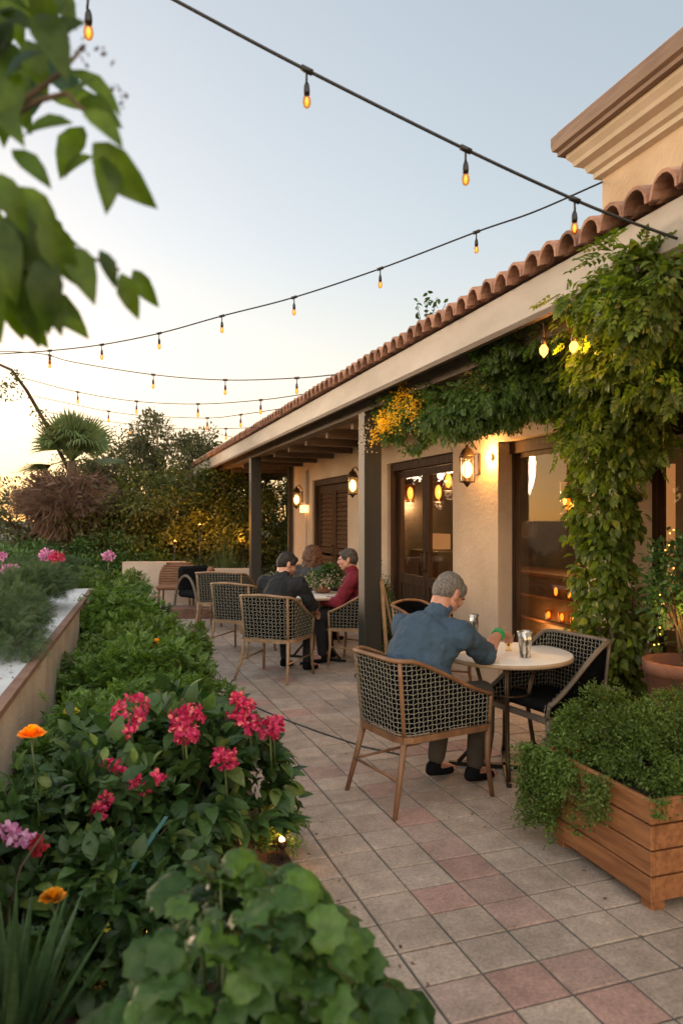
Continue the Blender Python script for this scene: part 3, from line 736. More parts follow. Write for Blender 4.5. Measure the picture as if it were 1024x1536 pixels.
def inY(px,x):  # y where the ray through px reaches plane x
    k=(px-512)/F; return x*(CS-SN*k)/(SN+CS*k)
def pz(py,x,y): return CAMZ-(py-HY)/F*(x*SN+y*CS)
for px,py,x,s,lab in ((615,739,4.55,1.0,'left pendant lamp seen through the glazed doors'),(657,737,4.5,1.0,'middle pendant lamp seen through the glazed doors'),(672,720,4.1,.9,'right pendant lamp close to the door edge, seen through the glazed doors'),
    (851,746,4.7,1.2,'square pendant lamp behind the big window, the upper one'),(859,764,4.4,1.0,'pendant lamp behind the big window, the lower one')):
    y=inY(px,x); pendant(x,y,pz(py,x,y),lab,s,7)
# lit panel behind right window
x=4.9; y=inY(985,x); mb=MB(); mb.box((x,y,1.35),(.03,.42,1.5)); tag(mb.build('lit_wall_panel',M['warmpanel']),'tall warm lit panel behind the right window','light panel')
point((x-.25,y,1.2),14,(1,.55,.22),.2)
# bar counter with shelves and candles behind the big window
x=4.85; y=inY(850,x)
t=empty('bar_counter',(x,y,0),0,'dark bar counter with a lit back shelf behind the big window','counter')
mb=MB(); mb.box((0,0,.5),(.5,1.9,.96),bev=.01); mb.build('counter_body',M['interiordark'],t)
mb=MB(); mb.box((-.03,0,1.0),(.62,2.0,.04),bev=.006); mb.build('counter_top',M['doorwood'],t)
for zz_ in (.25,.5,.75):
    mb=MB(); mb.box((-.28,0,zz_),(.1,1.8,.025)); mb.build('shelf',M['shutter'],t)
point((4.45,y,.45),5,(1,.45,.12),.15); point((4.35,y,1.5),5,(1,.55,.22),.1)
ci=0
for i,(px,py,xx) in enumerate(((833,915,4.45),(866,858,4.75),(853,915,4.5),(842,940,4.5),(860,948,4.5),(838,968,4.52),(862,972,4.5),(822,945,4.5))):
    yy=inY(px,xx); zz_=pz(py,xx,yy)
    zz_=min([.2775,.5275,.7775,1.02],key=lambda q:abs(q-zz_)) 
    if zz_>1: xx=4.8; yy=inY(px,xx)
    else: xx=4.555; yy=inY(px,xx)
    t=empty('candle_jar',(xx,yy,zz_),0,None,None)
    tag(t,'amber candle jar glowing on the bar shelves behind the big window','candle','candle jars on the bar shelves')
    mb=MB(); h=random.uniform(.08,.16); mb.lathe([(.03,0),(.035,.005),(.036,h)],n=14); mb.f.pop(); mb.m.pop(); mb.smooth.pop(); mb.build('jar',M['amberglass'],t)
    mb=MB(); mb.ell((0,0,h*.5),(.018,.018,h*.35)); mb.build('flame',M['candle'],t)
x=4.7; y=inY(640,x)-.3; t=empty('sideboard',(x,y,0),0,'wooden sideboard standing inside behind the glazed doors','cabinet')
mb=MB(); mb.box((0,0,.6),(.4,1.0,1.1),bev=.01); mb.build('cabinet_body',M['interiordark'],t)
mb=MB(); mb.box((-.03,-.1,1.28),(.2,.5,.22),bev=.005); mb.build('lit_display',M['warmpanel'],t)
point((4.4,8.1,2.0),2.5,(1,.6,.3),.1)
# ---------------------------------------------------------------- chairs
def chair(loc, rz, label, wood='chairwood', curved=False, W=.56, D=.52, hb=.84, ha=.60, group='woven rope armchairs on the patio', hexy=False, inside=False):
    t=empty('woven_armchair',loc,rz,label,'chair',group)
    wm=M[wood]; w=W/2; f=D/2; b=D/2; r=.13 if curved else .075; sh=.43
    # plan path, left front -> back -> right front
    pts=[(-w,f)]
    for i in range(7):
        a=math.pi+ (math.pi/2)*i/6; pts.append((-w+r+r*math.cos(a), -b+r+r*math.sin(a)))
    for i in range(7):
        a=1.5*math.pi+(math.pi/2)*i/6; pts.append((w-r+r*math.cos(a), -b+r+r*math.sin(a)))
    pts.append((w,f))
    P2=[Vector((x,y,0)) for x,y in pts]; cum=[0]
    for i in range(1,len(P2)): cum.append(cum[-1]+(P2[i]-P2[i-1]).length)
    Lt=cum[-1]
    def at(u):
        s=u*Lt
        for i in range(1,len(P2)):
            if s<=cum[i]+1e-9:
                q=(s-cum[i-1])/max(cum[i]-cum[i-1],1e-9); return P2[i-1].lerp(P2[i],q)
        return P2[-1].copy()
    def top(u):
        p=at(u); q=(p.y+b)/(f+b)   # 0 back .. 1 front
        if q<.12: h=hb
        else:
            s=(q-.12)/.88; h=hb+(ha-hb)*(s*s*(3-2*s)*.35+s*.65)
        if curved and q<.1: h=hb+.02*math.cos((u-.5)*Lt/(W)*math.pi)
        return h
    def lean(u,v):
        p=at(u); q=max(0,1-(p.y+b)/(f+b)); o=Vector((p.x*.06*v, -.04*q*v, 0)); return o
    def surf(u,v,off=0.0):
        p=at(u); h=sh-.004+(top(u)-sh+.004)*v; e=.004
        n=(at(min(1,u+e))-at(max(0,u-e))); n=Vector((n.y,-n.x,0)).normalized()
        return p+lean(u,v)+n*off+Vector((0,0,h))
    nu=40
    mb=MB(); tp=[surf(i/nu,1) for i in range(nu+1)]
    # flattened rail
    vs=[];fs=[]
    for i,p in enumerate(tp):
        tdir=(tp[min(i+1,nu)]-tp[max(i-1,0)]).normalized(); x=tdir.cross(Vector((0,0,1))).normalized(); up=x.cross(tdir)
        for k in range(10):
            a=2*math.pi*k/10; vs.append(p+x*.018*math.cos(a)+up*.013*math.sin(a))
    for i in range(nu):
        for k in range(10): fs.append((i*10+k,i*10+(k+1)%10,(i+1)*10+(k+1)%10,(i+1)*10+k))
    fs+= [tuple(range(10))[::-1],tuple(range(nu*10,nu*10+10))]
    mb.add(vs,fs,0,True); mb.build('top_rail',wm,t)
    mb=MB()
    ring=[Vector((p.x,p.y,sh-.02)) for p in [at(i/30) for i in range(31)]]
    for i in range(30): mb.bar(ring[i],ring[i+1]+(ring[i+1]-ring[i])*.08,.028,.034)
    mb.bar((-w,f,sh-.02),(w,f,sh-.02),.027,.0335); mb.build('seat_frame',wm,t)
    # uprights: two back corners, two front arm posts
    ucl=(cum[4])/Lt; ucr=(cum[11])/Lt
    for u in (0.0,ucl,ucr,1.0):
        mb=MB(); mb.tube([surf(u,v) for v in (0,.25,.5,.75,.99)],.0125,8); mb.build('upright',wm,t)
    for sx,sy in ((-1,1),(1,1),(-1,-1),(1,-1)):
        p0=Vector((sx*(w-.002 if sy>0 else w-.03), f-.01 if sy>0 else -b+.03, sh-.02)); 
        mb=MB()
        if sy<0:
            if curved: q=[p0,p0+Vector((sx*.0,-.005,-.12)),p0+Vector((sx*.015,-.04,-.26)),p0+Vector((sx*.04,-.115,-sh+.02))]
            else: q=[p0,p0+Vector((sx*.02,-.045,-.2)),p0+Vector((sx*.045,-.095,-sh+.02))]
        else: q=[p0,p0+Vector((0,.0,-.2)),p0+Vector((sx*.012,.025,-sh+.02))]
        mb.tube(q,[.019,.017,.014,.0115][:len(q)] if len(q)==4 else [.019,.016,.0125],10); mb.build('leg',wm,t)
    mb=MB(); 
    mb.tube([(-w+.01,-b-.02,.20),(w-.01,-b-.02,.20)],.009,8) if not curved else None
    for sx in (-1,1): mb.tube([(sx*(w-.0),f+.0,.22),(sx*(w-.01),-b-.02,.20)],.009,8) if sx<0 or curved else None
    if mb.v: mb.build('stretcher',wm,t)
    # woven panel
    mb=MB(); rr=.0014 if not hexy else .0022; cs=.029 if not hexy else .040; rs=.026 if not hexy else .034
    nc=int(Lt/cs); nr=int((hb-sh)/rs)
    def rope(a,b_):
        a=a+Vector((random.uniform(-.0012,.0012),random.uniform(-.0012,.0012),random.uniform(-.0016,.0016)))
        mb.bar(a,b_,rr*2,rr*2)
    ro=.006 if not inside else -.034
    for c in range(nc+1):
        u=c/nc; H=top(u)-sh+.004; k=int(H/rs)
        for j in range(k+1):
            v0=j*rs/H; v1=min(1,(j+1)*rs/H); ph=((c+j)%2)*2-1
            du=(.10 if not hexy else .30)*ph/nc
            if hexy and False: pass
            u0=min(1,max(0,u+du)); u1=min(1,max(0,u-du))
            rope(surf(u0,v0,ro),surf(u1,v1,ro))
    for j in range(1,nr+1):
        for c in range(nc):
            if hexy and (c+j)%2: continue
            u0=c/nc;u1=(c+1)/nc; z=j*rs
            H0=top(u0)-sh+.004;H1=top(u1)-sh+.004
            if z>H0-.01 or z>H1-.01: continue
            ph=((c+j)%2)*2-1
            if hexy: 
                # horizontal link between neighbouring zig-zags
                a=surf(max(0,u0),z/H0,ro+.001); b2=surf(u1,z/H1,ro+.001)
            else:
                a=surf(u0,(z+.0035*ph)/H0,ro+.002); b2=surf(u1,(z-.0035*ph)/H1,ro+.002)
            rope(a,b2)
    mb.build('woven_panel',M['rope'],t)
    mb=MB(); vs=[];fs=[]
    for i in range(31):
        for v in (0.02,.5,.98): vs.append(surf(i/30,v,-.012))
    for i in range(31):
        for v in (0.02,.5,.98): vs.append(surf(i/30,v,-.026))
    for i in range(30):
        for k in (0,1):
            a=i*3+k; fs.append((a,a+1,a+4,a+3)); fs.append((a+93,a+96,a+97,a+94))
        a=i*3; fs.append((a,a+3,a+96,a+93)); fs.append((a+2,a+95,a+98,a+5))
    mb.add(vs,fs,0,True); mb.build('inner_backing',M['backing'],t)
    mb=MB(); mb.box((0,.0,sh+.03),(W-.09,D-.10,.07),bev=.025); mb.build('seat_cushion',M['cushion'],t)
    return t
def LD(l,d,z=0): return L2W(l,d,z)
chair(LD(.47,4.27),face(.86,.5),'foreground armchair with open woven back, the man in blue sits in it',D=.6,W=.47)
chair(LD(1.31,4.66),face(-.86,-.45),'grey framed woven armchair at the right of the round table, empty, against the vine','chairdark',W=.52,D=.50,ha=.50,inside=True)
chair(LD(-.66,7.42),face(.38,.92),'armchair with arched hexagon weave, the man in black sits in it','chairwood2',True,hexy=True)
chair(LD(.20,8.12),face(-.93,.3),'woven armchair under the man in the crimson jersey, partly behind the post','chairwood2',True,hexy=True)
chair(LD(-1.18,8.75),face(.45,.9),'empty woven armchair left behind the man in black','chairwood2',True,hexy=True)
chair(LD(-1.66,10.6),face(.2,.98),'widest pale empty armchair, farther back toward the first post','chairwood2',True,W=.70,D=.6,hexy=True)
chair(LD(.80,6.5),face(.9,-.5),'woven armchair mostly hidden behind the near post and the man in blue','chairwood',True,hexy=True)

# ---------------------------------------------------------------- tables
def round_table(loc,rz,label,rad=.415,h=.745,dark=False):
    t=empty('round_table',loc,rz,label,'table','round patio tables')
    mb=MB(); mb.lathe([(.001,h-.028),(rad-.012,h-.028),(rad,h-.024),(rad+.001,h-.006),(rad-.004,h-.001)],n=64); mb.build('table_rim',M['tablerim'],t)
    mb=MB(); mb.lathe([(.001,h-.0005),(rad-.004,h-.0005),(rad-.005,h+.0035),(rad-.009,h+.005),(.001,h+.005)],n=64); mb.build('tabletop',M['tabletop'],t)
    for k in range(4):
        a=math.pi/4+k*math.pi/2; c,s=math.cos(a),math.sin(a)
        mb=MB(); mb.tube([(c*.20,s*.20,h-.03),(c*.13,s*.13,.45),(c*.17,s*.17,.18),(c*.30,s*.30,.035)],[.015,.014,.014,.014],8); mb.build('leg',M['bronze'],t)
    mb=MB()
    for k in range(4):
        a=math.pi/4+k*math.pi/2; mb.bar((0,0,.022),(.36*math.cos(a),.36*math.sin(a),.022),.045,.03,w1=.03)
    mb.build('base_cross',M['blackmetal'],t)
    mb=MB(); mb.tube([(.155*math.cos(i*math.pi/12),.155*math.sin(i*math.pi/12),.5) for i in range(24)],.007,6,closed=True); mb.build('leg_ring',M['bronze'],t)
    return t
TN=LD(1.05,4.69); round_table(TN,0.3,'round white marble topped table in front of the man in blue')
TF=LD(-.28,8.32); round_table(TF,0,'round table with flowers between the man in black and the man in crimson',.40)
def tumbler(loc,h,r0,r1,label,name='patterned_tumbler'):
    mb=MB(); mb.lathe([(r0*.6,0),(r0,.004),(r0*1.02,h*.3),((r0+r1)/2,h*.6),(r1,h),(r1-.003,h),(r1-.005,h*.9),(r0-.004,h*.12),(.001,h*.1)],n=20)
    o=mb.build(name,M['pewter'],None); o.location=loc; return tag(o,label,'glass','tumblers on the near table')
ZT_=.7505
def onT(px,py): return G(px,py,ZT_)
tumbler(onT(711,953),.155,.026,.034,'tall patterned tumbler farthest back on the near table')
tumbler(onT(787,986),.160,.034,.050,'wide patterned tumbler at the right on the near table')
mb=MB(); h=.105; mb.lathe([(.022,0),(.024,.004),(.010,.012),(.012,.02),(.03,.06),(.04,h),(.037,h),(.027,.06),(.001,.03)],n=20); o=mb.build('glass_dish',M['lampglass'],None); o.location=onT(762,976); tag(o,"small footed glass dish under the man's hand, between the two tumblers",'glass')
mb=MB(); p=onT(762,976); q=[p+Vector((.0,0,.05)),p+Vector((-.02,.01,.10)),p+Vector((-.045,.02,.15))]; mb.tube(q,[.005,.004,.003],6); mb.ell(p+Vector((0,0,.045)),(.009,.006,.018)); tag(mb.build('spoon',M['bronze'],None),"spoon held in the man in blue's hand over the dish",'spoon')
for k,(px,py,a) in enumerate(((462,889,.3),(484,888,-.4))):
    v=G(px,py,.752); mb=MB(); mb.box((0,0,.003),(.18,.12,.004),a); o=mb.build('menu_sheet',M['paper'],None); o.location=v
    tag(o,['menu sheet lying on the left of the far table','menu sheet lying on the right of the far table'][k],'menu')
for k,(px,py) in enumerate(((449,884),(463,880))):
    v=G(px,py,.752); mb=MB(); mb.lathe([(.03,0),(.03,.003),(.004,.008),(.004,.07),(.03,.10),(.036,.14),(.03,.18),(.028,.18),(.034,.14),(.001,.10)],n=14); o=mb.build('wine_glass',M['lampglass'],None); o.location=v
    tag(o,['stemmed wine glass at the left on the far table','second stemmed wine glass, nearer the flowers on the far table'][k],'glass')

# ---------------------------------------------------------------- people
def blob(name,build_fn,mt,parent,vox=.008,sm=6,fac=.5):
    mb=MB(); build_fn(mb); o=mb.build(name,mt,parent)
    r=o.modifiers.new('remesh','REMESH'); r.mode='VOXEL'; r.voxel_size=vox; r.use_smooth_shade=True
    s=o.modifiers.new('smooth','SMOOTH'); s.iterations=sm; s.factor=fac
    return o
def hand(mb,w,fdir,up,side,curl=.5,s=1.0):
    """palm and five fingers from the wrist w along fdir; side=+1 right hand"""
    w=Vector(w); f=Vector(fdir).normalized(); u=Vector(up); x=f.cross(u).normalized(); u=x.cross(f).normalized()
    c=w+f*.045*s
    for k in (-1,-.33,.33,1): mb.cap(w+f*.01*s+x*k*.016*s,.0125*s,w+f*.085*s+x*k*.030*s,.0115*s,8)
    Ls=(.066,.076,.071,.055)
    for i,k in enumerate((-1,-.33,.33,1)):
        L=Ls[i if side<0 else 3-i] if True else .07
        a=w+f*.088*s+x*k*.031*s; th=curl
        d1=(f*math.cos(th)-u*math.sin(th)); d2=(f*math.cos(th*2)-u*math.sin(th*2)); d3=(f*math.cos(th*2.8)-u*math.sin(th*2.8))
        p1=a+d1*L*.45*s; p2=p1+d2*L*.32*s; p3=p2+d3*L*.25*s
        mb.cap(a,.0098*s,p1,.009*s,8); mb.cap(p1,.009*s,p2,.0083*s,8); mb.cap(p2,.0083*s,p3,.007*s,8)
    sd=-side
    a=w+f*.03*s+x*sd*.028*s; b=a+(f*.7+x*sd*.75-u*.3).normalized()*.04*s; c=b+(f*.95+x*sd*.1-u*.35).normalized()*.032*s
    mb.cap(a,.013*s,b,.0105*s,8); mb.cap(b,.0105*s,c,.0085*s,8)
def person(loc,rz,label,J,shirt,hair,trouser,skin='skin',short=False,sleeve=.45,stout=1.0,shoe='cushion',hairstyle='short',vox=.009,collar=True,shorts=False,curl=.5):
    t=empty('person',loc,rz,label,'person')
    j={k:Vector(v) for k,v in J.items() if not k.startswith('_')}
    hc=j['head']; HM=Matrix.Translation(hc)@Matrix.Rotation(J.get('_yaw',0),4,'Z')@Matrix.Rotation(J.get('_pitch',0),4,'X')
    def H(p): return HM@Vector(p)
    HR=HM.to_3x3().to_4x4()
    def head(mb):
        def e(c,r): mb.ell(H(c),r,18,12,M=HR)
        e((0,-.012,.035),(.076,.094,.083)); e((0,.018,-.005),(.066,.076,.085)); e((0,.038,-.055),(.052,.052,.048)); e((0,.062,-.088),(.028,.024,.022))
        e((0,.086,.028),(.052,.016,.014)); e((0,.088,-.05),(.028,.016,.013)); e((0,.086,-.062),(.024,.016,.009))
        mb.cap(H((0,.092,.015)),.009,H((0,.113,-.020)),.013,10); e((-.012,.100,-.024),(.009,.010,.008)); e((.012,.100,-.024),(.009,.010,.008))
        for s in (-1,1):
            e((s*.035,.072,-.018),(.026,.022,.024)); e((s*.077,-.004,-.008),(.010,.022,.034)); e((s*.082,-.012,.008),(.008,.014,.018)); e((s*.055,.02,-.05),(.018,.032,.034))
    nk=.058*math.sqrt(stout)
    def body(mb):
        head(mb)
        mb.cap(j['neck']-Vector((0,.02,.05)),nk*1.15,H((0,-.025,-.06)),nk*.98,16)
        mb.cap(j['pelvis'],.13*stout,j['belly'],.125*stout,18); mb.cap(j['belly'],.125*stout,j['chest'],.13*stout,18); mb.cap(j['chest'],.12*stout,j['neck']-Vector((0,.02,.03)),.06,16)
        for s,k in ((-1,'l'),(1,'r')):
            sh,el,wr=j['sh_'+k],j['el_'+k],j['wr_'+k]
            mb.cap(j['chest'].lerp(sh,.2)+Vector((0,0,.03)),.08,sh,.058,12); mb.cap(sh,.055,el,.043*math.sqrt(stout),12); mb.cap(el,.044*math.sqrt(stout),el.lerp(wr,.35),.042*math.sqrt(stout),12); mb.cap(el.lerp(wr,.3),.042*math.sqrt(stout),wr,.026,12)
            fd=j['hd_'+k]-wr; hand(mb,wr,fd,J.get('_up_'+k,(0,0,1)),s,curl)
            hp,kn,an,to=j['hp_'+k],j['kn_'+k],j['an_'+k],j['to_'+k]
            mb.cap(hp,.092,kn,.058,14); mb.cap(kn,.057,kn.lerp(an,.35)+Vector((0,-.012,0)),.056,12); mb.cap(kn.lerp(an,.35)+Vector((0,-.012,0)),.056,an,.036,12)
            mb.cap(an-Vector((0,.03,.03)),.036,to,.026,12); mb.cap(to+Vector((-.02,0,0)),.02,to+Vector((.02,.03,-.006)),.018,8)
    blob('body',body,M[skin],t,vox,4,.4)
    g=.016
    def shirt_f(mb):
        S=stout; Bk=Vector((0,-.012,0))
        mb.cap(j['pelvis']+Bk,.158*S,j['belly']+Bk,.158*S,20); mb.cap(j['belly']+Bk,.158*S,j['chest']+Bk,.155*S,20); mb.cap(j['chest']+Bk,.15*S,j['neck']-Vector((0,.06,.08)),.095,18)
        mb.ell(j['pelvis']+Vector((0,-.01,.06)),(.185*S,.15*S,.12)); mb.ell(j['belly'],(.18*S,.155*S,.15)); mb.ell(j['chest'],(.185*S,.135*S,.17),M=Matrix.Rotation(-.35,4,'X'))
        mb.cap(j['chest'],.14*S,j['neck']-Vector((0,.05,.10)),.11,16)
        mb.cap(j['neck']-Vector((0,.028,.055)),nk*1.15+g,j['neck']+Vector((0,.005,.018)),nk+g*.75,16)
        for k in 'lr':
            sh,el,wr=j['sh_'+k],j['el_'+k],j['wr_'+k]
            mb.cap(j['neck']-Vector((0,.035,.06)),.07,sh,.062+g*.6,14); mb.cap(j['chest']+Vector((0,0,.02)),.11,sh-Vector((0,0,.03)),.07+g*.6,14)
            end=sh.lerp(el,1.0) if not short else sh.lerp(el,.75)
            mb.cap(sh,.06+g,end,.050*math.sqrt(S)+g,14)
            if not short and sleeve>0: mb.cap(el,.047*math.sqrt(S)+g,el.lerp(wr,sleeve),.036+g,14)
    so_=blob('shirt',shirt_f,M[shirt],t,.010,8,.5)
    tx=bpy.data.textures.new('cloth_folds','CLOUDS'); tx.noise_scale=.11
    dm=so_.modifiers.new('folds','DISPLACE'); dm.texture=tx; dm.strength=.030; dm.mid_level=.5; dm.texture_coords='LOCAL'
    tx2=bpy.data.textures.new('cloth_creases','MARBLE'); tx2.noise_scale=.12; tx2.turbulence=9
    dm2=so_.modifiers.new('creases','DISPLACE'); dm2.texture=tx2; dm2.strength=.014; dm2.mid_level=.5; dm2.texture_coords='LOCAL'
    def trou(mb):
        mb.ell(j['pelvis'],(.19*stout,.165*stout,.13)); 
        for k in 'lr':
            hp,kn,an=j['hp_'+k],j['kn_'+k],j['an_'+k]
            mb.cap(hp,.105,kn if not shorts else hp.lerp(kn,.92),.078,14)
            if not shorts: mb.cap(kn,.074,an+Vector((0,-.0,.02)),.055,12)
    blob('shorts' if shorts else 'trousers',trou,M[trouser],t,.011,6,.5)
    for k in 'lr':
        an,to=j['an_'+k],j['to_'+k]
        def sf(mb):
            mb.cap(an-Vector((0,.05,.055)),.036,to+Vector((0,0,-.012)),.034,14); mb.cap(an-Vector((0,.04,.035)),.038,an-Vector((0,.01,.03)),.040,12)
        so2=blob('shoe',sf,M[shoe],t,.009,5,.5)
    # hair
    if hairstyle=='short':
        def hf(mb):
            def e(c,r): mb.ell(H(c),r,18,12,M=HR)
            e((0,-.018,.046),(.082,.096,.083)); e((0,-.045,.005),(.077,.073,.078)); e((0,.055,.078),(.058,.036,.030)); e((0,-.06,-.03),(.06,.045,.045))
            for s in (-1,1): e((s*.062,.028,.045),(.022,.040,.045)); e((s*.073,.012,.012),(.010,.012,.028))
        hm=blob('hair',hf,M[hair],t,.007,3,.4)
        tx=bpy.data.textures.new('hair_tufts','CLOUDS'); tx.noise_scale=.022
        dm=hm.modifiers.new('tufts','DISPLACE'); dm.texture=tx; dm.strength=.005; dm.mid_level=.4; dm.texture_coords='LOCAL'
    else:
        def hf(mb):
            def e(c,r): mb.ell(H(c),r,18,12,M=HR)
            e((0,-.02,.045),(.105,.115,.10)); e((0,-.05,-.03),(.118,.10,.12)); e((0,-.06,-.12),(.12,.08,.11))
            for s in (-1,1): e((s*.08,.0,-.04),(.045,.075,.12)); e((s*.06,-.05,-.17),(.06,.06,.09))
        hm=blob('hair',hf,M[hair],t,.008,3,.4)
        tx=bpy.data.textures.new('hair_locks','CLOUDS'); tx.noise_scale=.03
        dm=hm.modifiers.new('locks','DISPLACE'); dm.texture=tx; dm.strength=.035; dm.mid_level=.5; dm.texture_coords='LOCAL'
    for s in (-1,1):
        mb=MB(); mb.ell(H((s*.033,.0915,-.006)),(.013,.006,.0065),10,6,M=HR); mb.build('eye',M['eye'],t)
        mb=MB(); mb.cap(H((s*.018,.1,.018)),.0045,H((s*.05,.088,.02)),.0035,6); mb.build('eyebrow',M[hair],t)
    mb=MB(); mb.ell(H((0,.1005,-.056)),(.019,.005,.0035),10,6,M=HR); mb.build('mouth',M['redshirt'] if False else M['skinred'],t)
    return t
zf=.06
blue=dict(pelvis=(0,0,.56),belly=(0,.02,.70),chest=(0,.10,.87),neck=(0,.21,1.03),head=(0,.30,1.15),_pitch=-.62,_yaw=-.12,
    sh_r=(.225,.15,.955),el_r=(.215,.37,.80),wr_r=(.16,.59,.905),hd_r=(.14,.70,.88),_up_r=(0,.3,1),
    sh_l=(-.225,.15,.955),el_l=(-.25,.38,.80),wr_l=(-.06,.50,.79),hd_l=(.04,.58,.79),_up_l=(0,0,1),
    hp_r=(.10,.03,.54),kn_r=(.14,.44,.55),an_r=(.12,.40,.12),to_r=(.12,.54,.045),
    hp_l=(-.10,.03,.54),kn_l=(-.14,.44,.55),an_l=(-.10,.30,.12),to_l=(-.10,.42,.045))
pb=person(LD(.425,4.25),face(.75,.66),'man in a blue long sleeved shirt with green wristband, leaning over the near table',blue,'blueshirt','greyhair','khaki','skinred',stout=1.22,sleeve=.28,vox=.007,shorts=False,curl=.6)
w1=Vector(blue['wr_r']); fdv=(w1-Vector(blue['el_r'])).normalized(); 
mb=MB(); x_=fdv.cross(Vector((0,0,1))).normalized(); y_=x_.cross(fdv)
c_=w1-fdv*.02
mb.tube([c_+x_*.034*math.cos(a*math.pi/8)+y_*.034*math.sin(a*math.pi/8)+fdv*.004*math.sin(a) for a in range(16)],.009,8,closed=True); mb.tube([c_-fdv*.018+x_*.035*math.cos(a*math.pi/8)+y_*.035*math.sin(a*math.pi/8) for a in range(16)],.006,8,closed=True); mb.build('wristband',M['green'],pb)
black=dict(pelvis=(0,0,.56),belly=(0,.02,.69),chest=(0,.09,.86),neck=(0,.15,1.01),head=(0.01,.21,1.135),_pitch=-.45,_yaw=-.75,
    sh_r=(.20,.12,.95),el_r=(.27,.28,.70),wr_r=(.20,.50,.62),hd_r=(.16,.60,.58),
    sh_l=(-.20,.12,.95),el_l=(-.25,.28,.72),wr_l=(-.05,.46,.70),hd_l=(.05,.52,.68),
    hp_r=(.10,.03,.54),kn_r=(.15,.44,.54),an_r=(.16,.38,.12),to_r=(.18,.52,.045),
    hp_l=(-.10,.03,.54),kn_l=(-.15,.44,.54),an_l=(-.13,.42,.12),to_l=(-.14,.56,.045))
person(LD(-.66,7.42),face(.42,.9),'man in a black top with bare forearms, back to us at the far table',black,'blackshirt','blackhair','darkcloth',sleeve=0,stout=1.03)
red=dict(black); red.update(_yaw=.1,_pitch=-.12,head=(0,.15,1.15),neck=(0,.10,1.02),chest=(0,.06,.86),sh_r=(.19,.07,.95),sh_l=(-.19,.07,.95),el_r=(.24,.22,.70),el_l=(-.24,.22,.70),wr_r=(.12,.42,.66),hd_r=(.08,.52,.64),wr_l=(-.10,.42,.70),hd_l=(-.04,.52,.70))
person(LD(.22,8.15),face(-.97,.12),'man in a crimson jersey with grey hair, seated facing left by the post',red,'redshirt','darkgreyhair','darkcloth',sleeve=.9)
wom=dict(red); wom.update(_yaw=-.3,_pitch=-.1,head=(0,.12,1.13))
t_w=person(LD(-.42,9.35),face(.5,.87),'woman with long brown hair in a charcoal top, seen from behind at the back',wom,'greyshirt','brownhair','darkcloth',sleeve=.9,stout=.9,hairstyle='long')
chair(LD(-.42,9.35),face(.5,.87),'armchair carrying the woman with brown hair at the back','chairwood2',True,hexy=True)

# ---------------------------------------------------------------- other furniture
# cedar planter box
px0,px1,py0,py1=2.09,3.02,2.40,3.14
t=empty('planter_box',((px0+px1)/2,(py0+py1)/2,0),0,'square cedar slat planter box holding the trailing green shrub','planter')
cx,cy=(px0+px1)/2,(py0+py1)/2; hw,hl=(px1-px0)/2,(py1-py0)/2
for k in range(4):
    z0=.065+.1035*k; z1=z0+.0955
    for nm,c,s in (('board',(-hw+.012,0),(.024,2*hl)),('board',(hw-.012,0),(.024,2*hl)),('board',(0,-hl+.012),(2*hw-.05,.0235)),('board',(0,hl-.012),(2*hw-.05,.0235))):
        mb=MB(); mb.box((c[0],c[1],(z0+z1)/2),(s[0],s[1],z1-z0),bev=.003); mb.build('board',M['planterwood'],t)
mb=MB(); mb.box((0,0,.255),(2*hw-.052,2*hl-.052,.36)); mb.build('liner',M['planterdark'],t)
for sx in (-1,1):
    for sy in (-1,1): mb=MB(); mb.box((sx*(hw-.07),sy*(hl-.07),.031),(.07,.07,.06),bev=.006); mb.build('foot',M['planterwood'],t)
# terracotta pot on the right
v=LD(2.03,4.3); t=empty('terracotta_pot',v,0,'tall terracotta pot with a leafy plant right of the vine','pot')
mb=MB(); mb.lathe([(.13,0),(.15,.01),(.21,.5),(.235,.70),(.25,.70),(.255,.77),(.235,.775),(.225,.70),(.001,.69)],n=32); mb.build('pot_body',M['potclay'],t)
# rattan chair, lounge chair, hearth bench at the back
t=empty('rattan_chair',LD(-2.95,13.1),face(.05,-1),'small brown round backed rattan chair against the low wall','chair')
mb=MB()
for k in range(9):
    z=.44+.045*k; w_=.36*math.sqrt(max(0.05,1-(k/9.5)**2.6))
    mb.tube([(w_*math.sin(a),-.25-.04*math.cos(a)-.0*k,z) for a in np.linspace(-1.45,1.45,12)],.024,6)
mb.build('backrest',M['rattan'],t)
mb=MB(); mb.box((0,0,.40),(.62,.5,.09),bev=.03); mb.build('seat',M['rattan'],t)
for sx in (-1,1):
    for sy in (-1,1): mb=MB(); mb.tube([(sx*.26,sy*.2,.36),(sx*.28,sy*.23,0)],.02,8); mb.build('leg',M['rattan'],t)
t=empty('lounge_chair',LD(-2.35,12.3),face(.7,-.7),'dark lounge chair with a hooped arm beside the low wall','chair')
for sx in (-1,1):
    mb=MB(); mb.tube([(sx*.3,.34*math.cos(a),.05+.62*math.sin(a)) for a in np.linspace(0,math.pi,16)],.022,8); mb.build('hoop_arm',M['chairdark'],t)
mb=MB(); mb.box((0,0,.36),(.56,.6,.12),bev=.04); mb.build('seat',M['cushion'],t)
mb=MB(); mb.box((0,-.24,.60),(.56,.12,.42),bev=.04); mb.build('backrest',M['cushion'],t)
t=empty('brick_hearth',LD(-2.0,11.75),face(0,1),'low dark brick bench step at the back left of the patio','bench')
mb=MB(); mb.box((0,.2,.09),(1.5,.5,.17),bev=.01); mb.build('brick_step',M['brick'],t)
mb=MB(); mb.box((.1,.3,.30),(.9,.3,.24),bev=.01); mb.build('brick_seat',M['lowwall'],t)
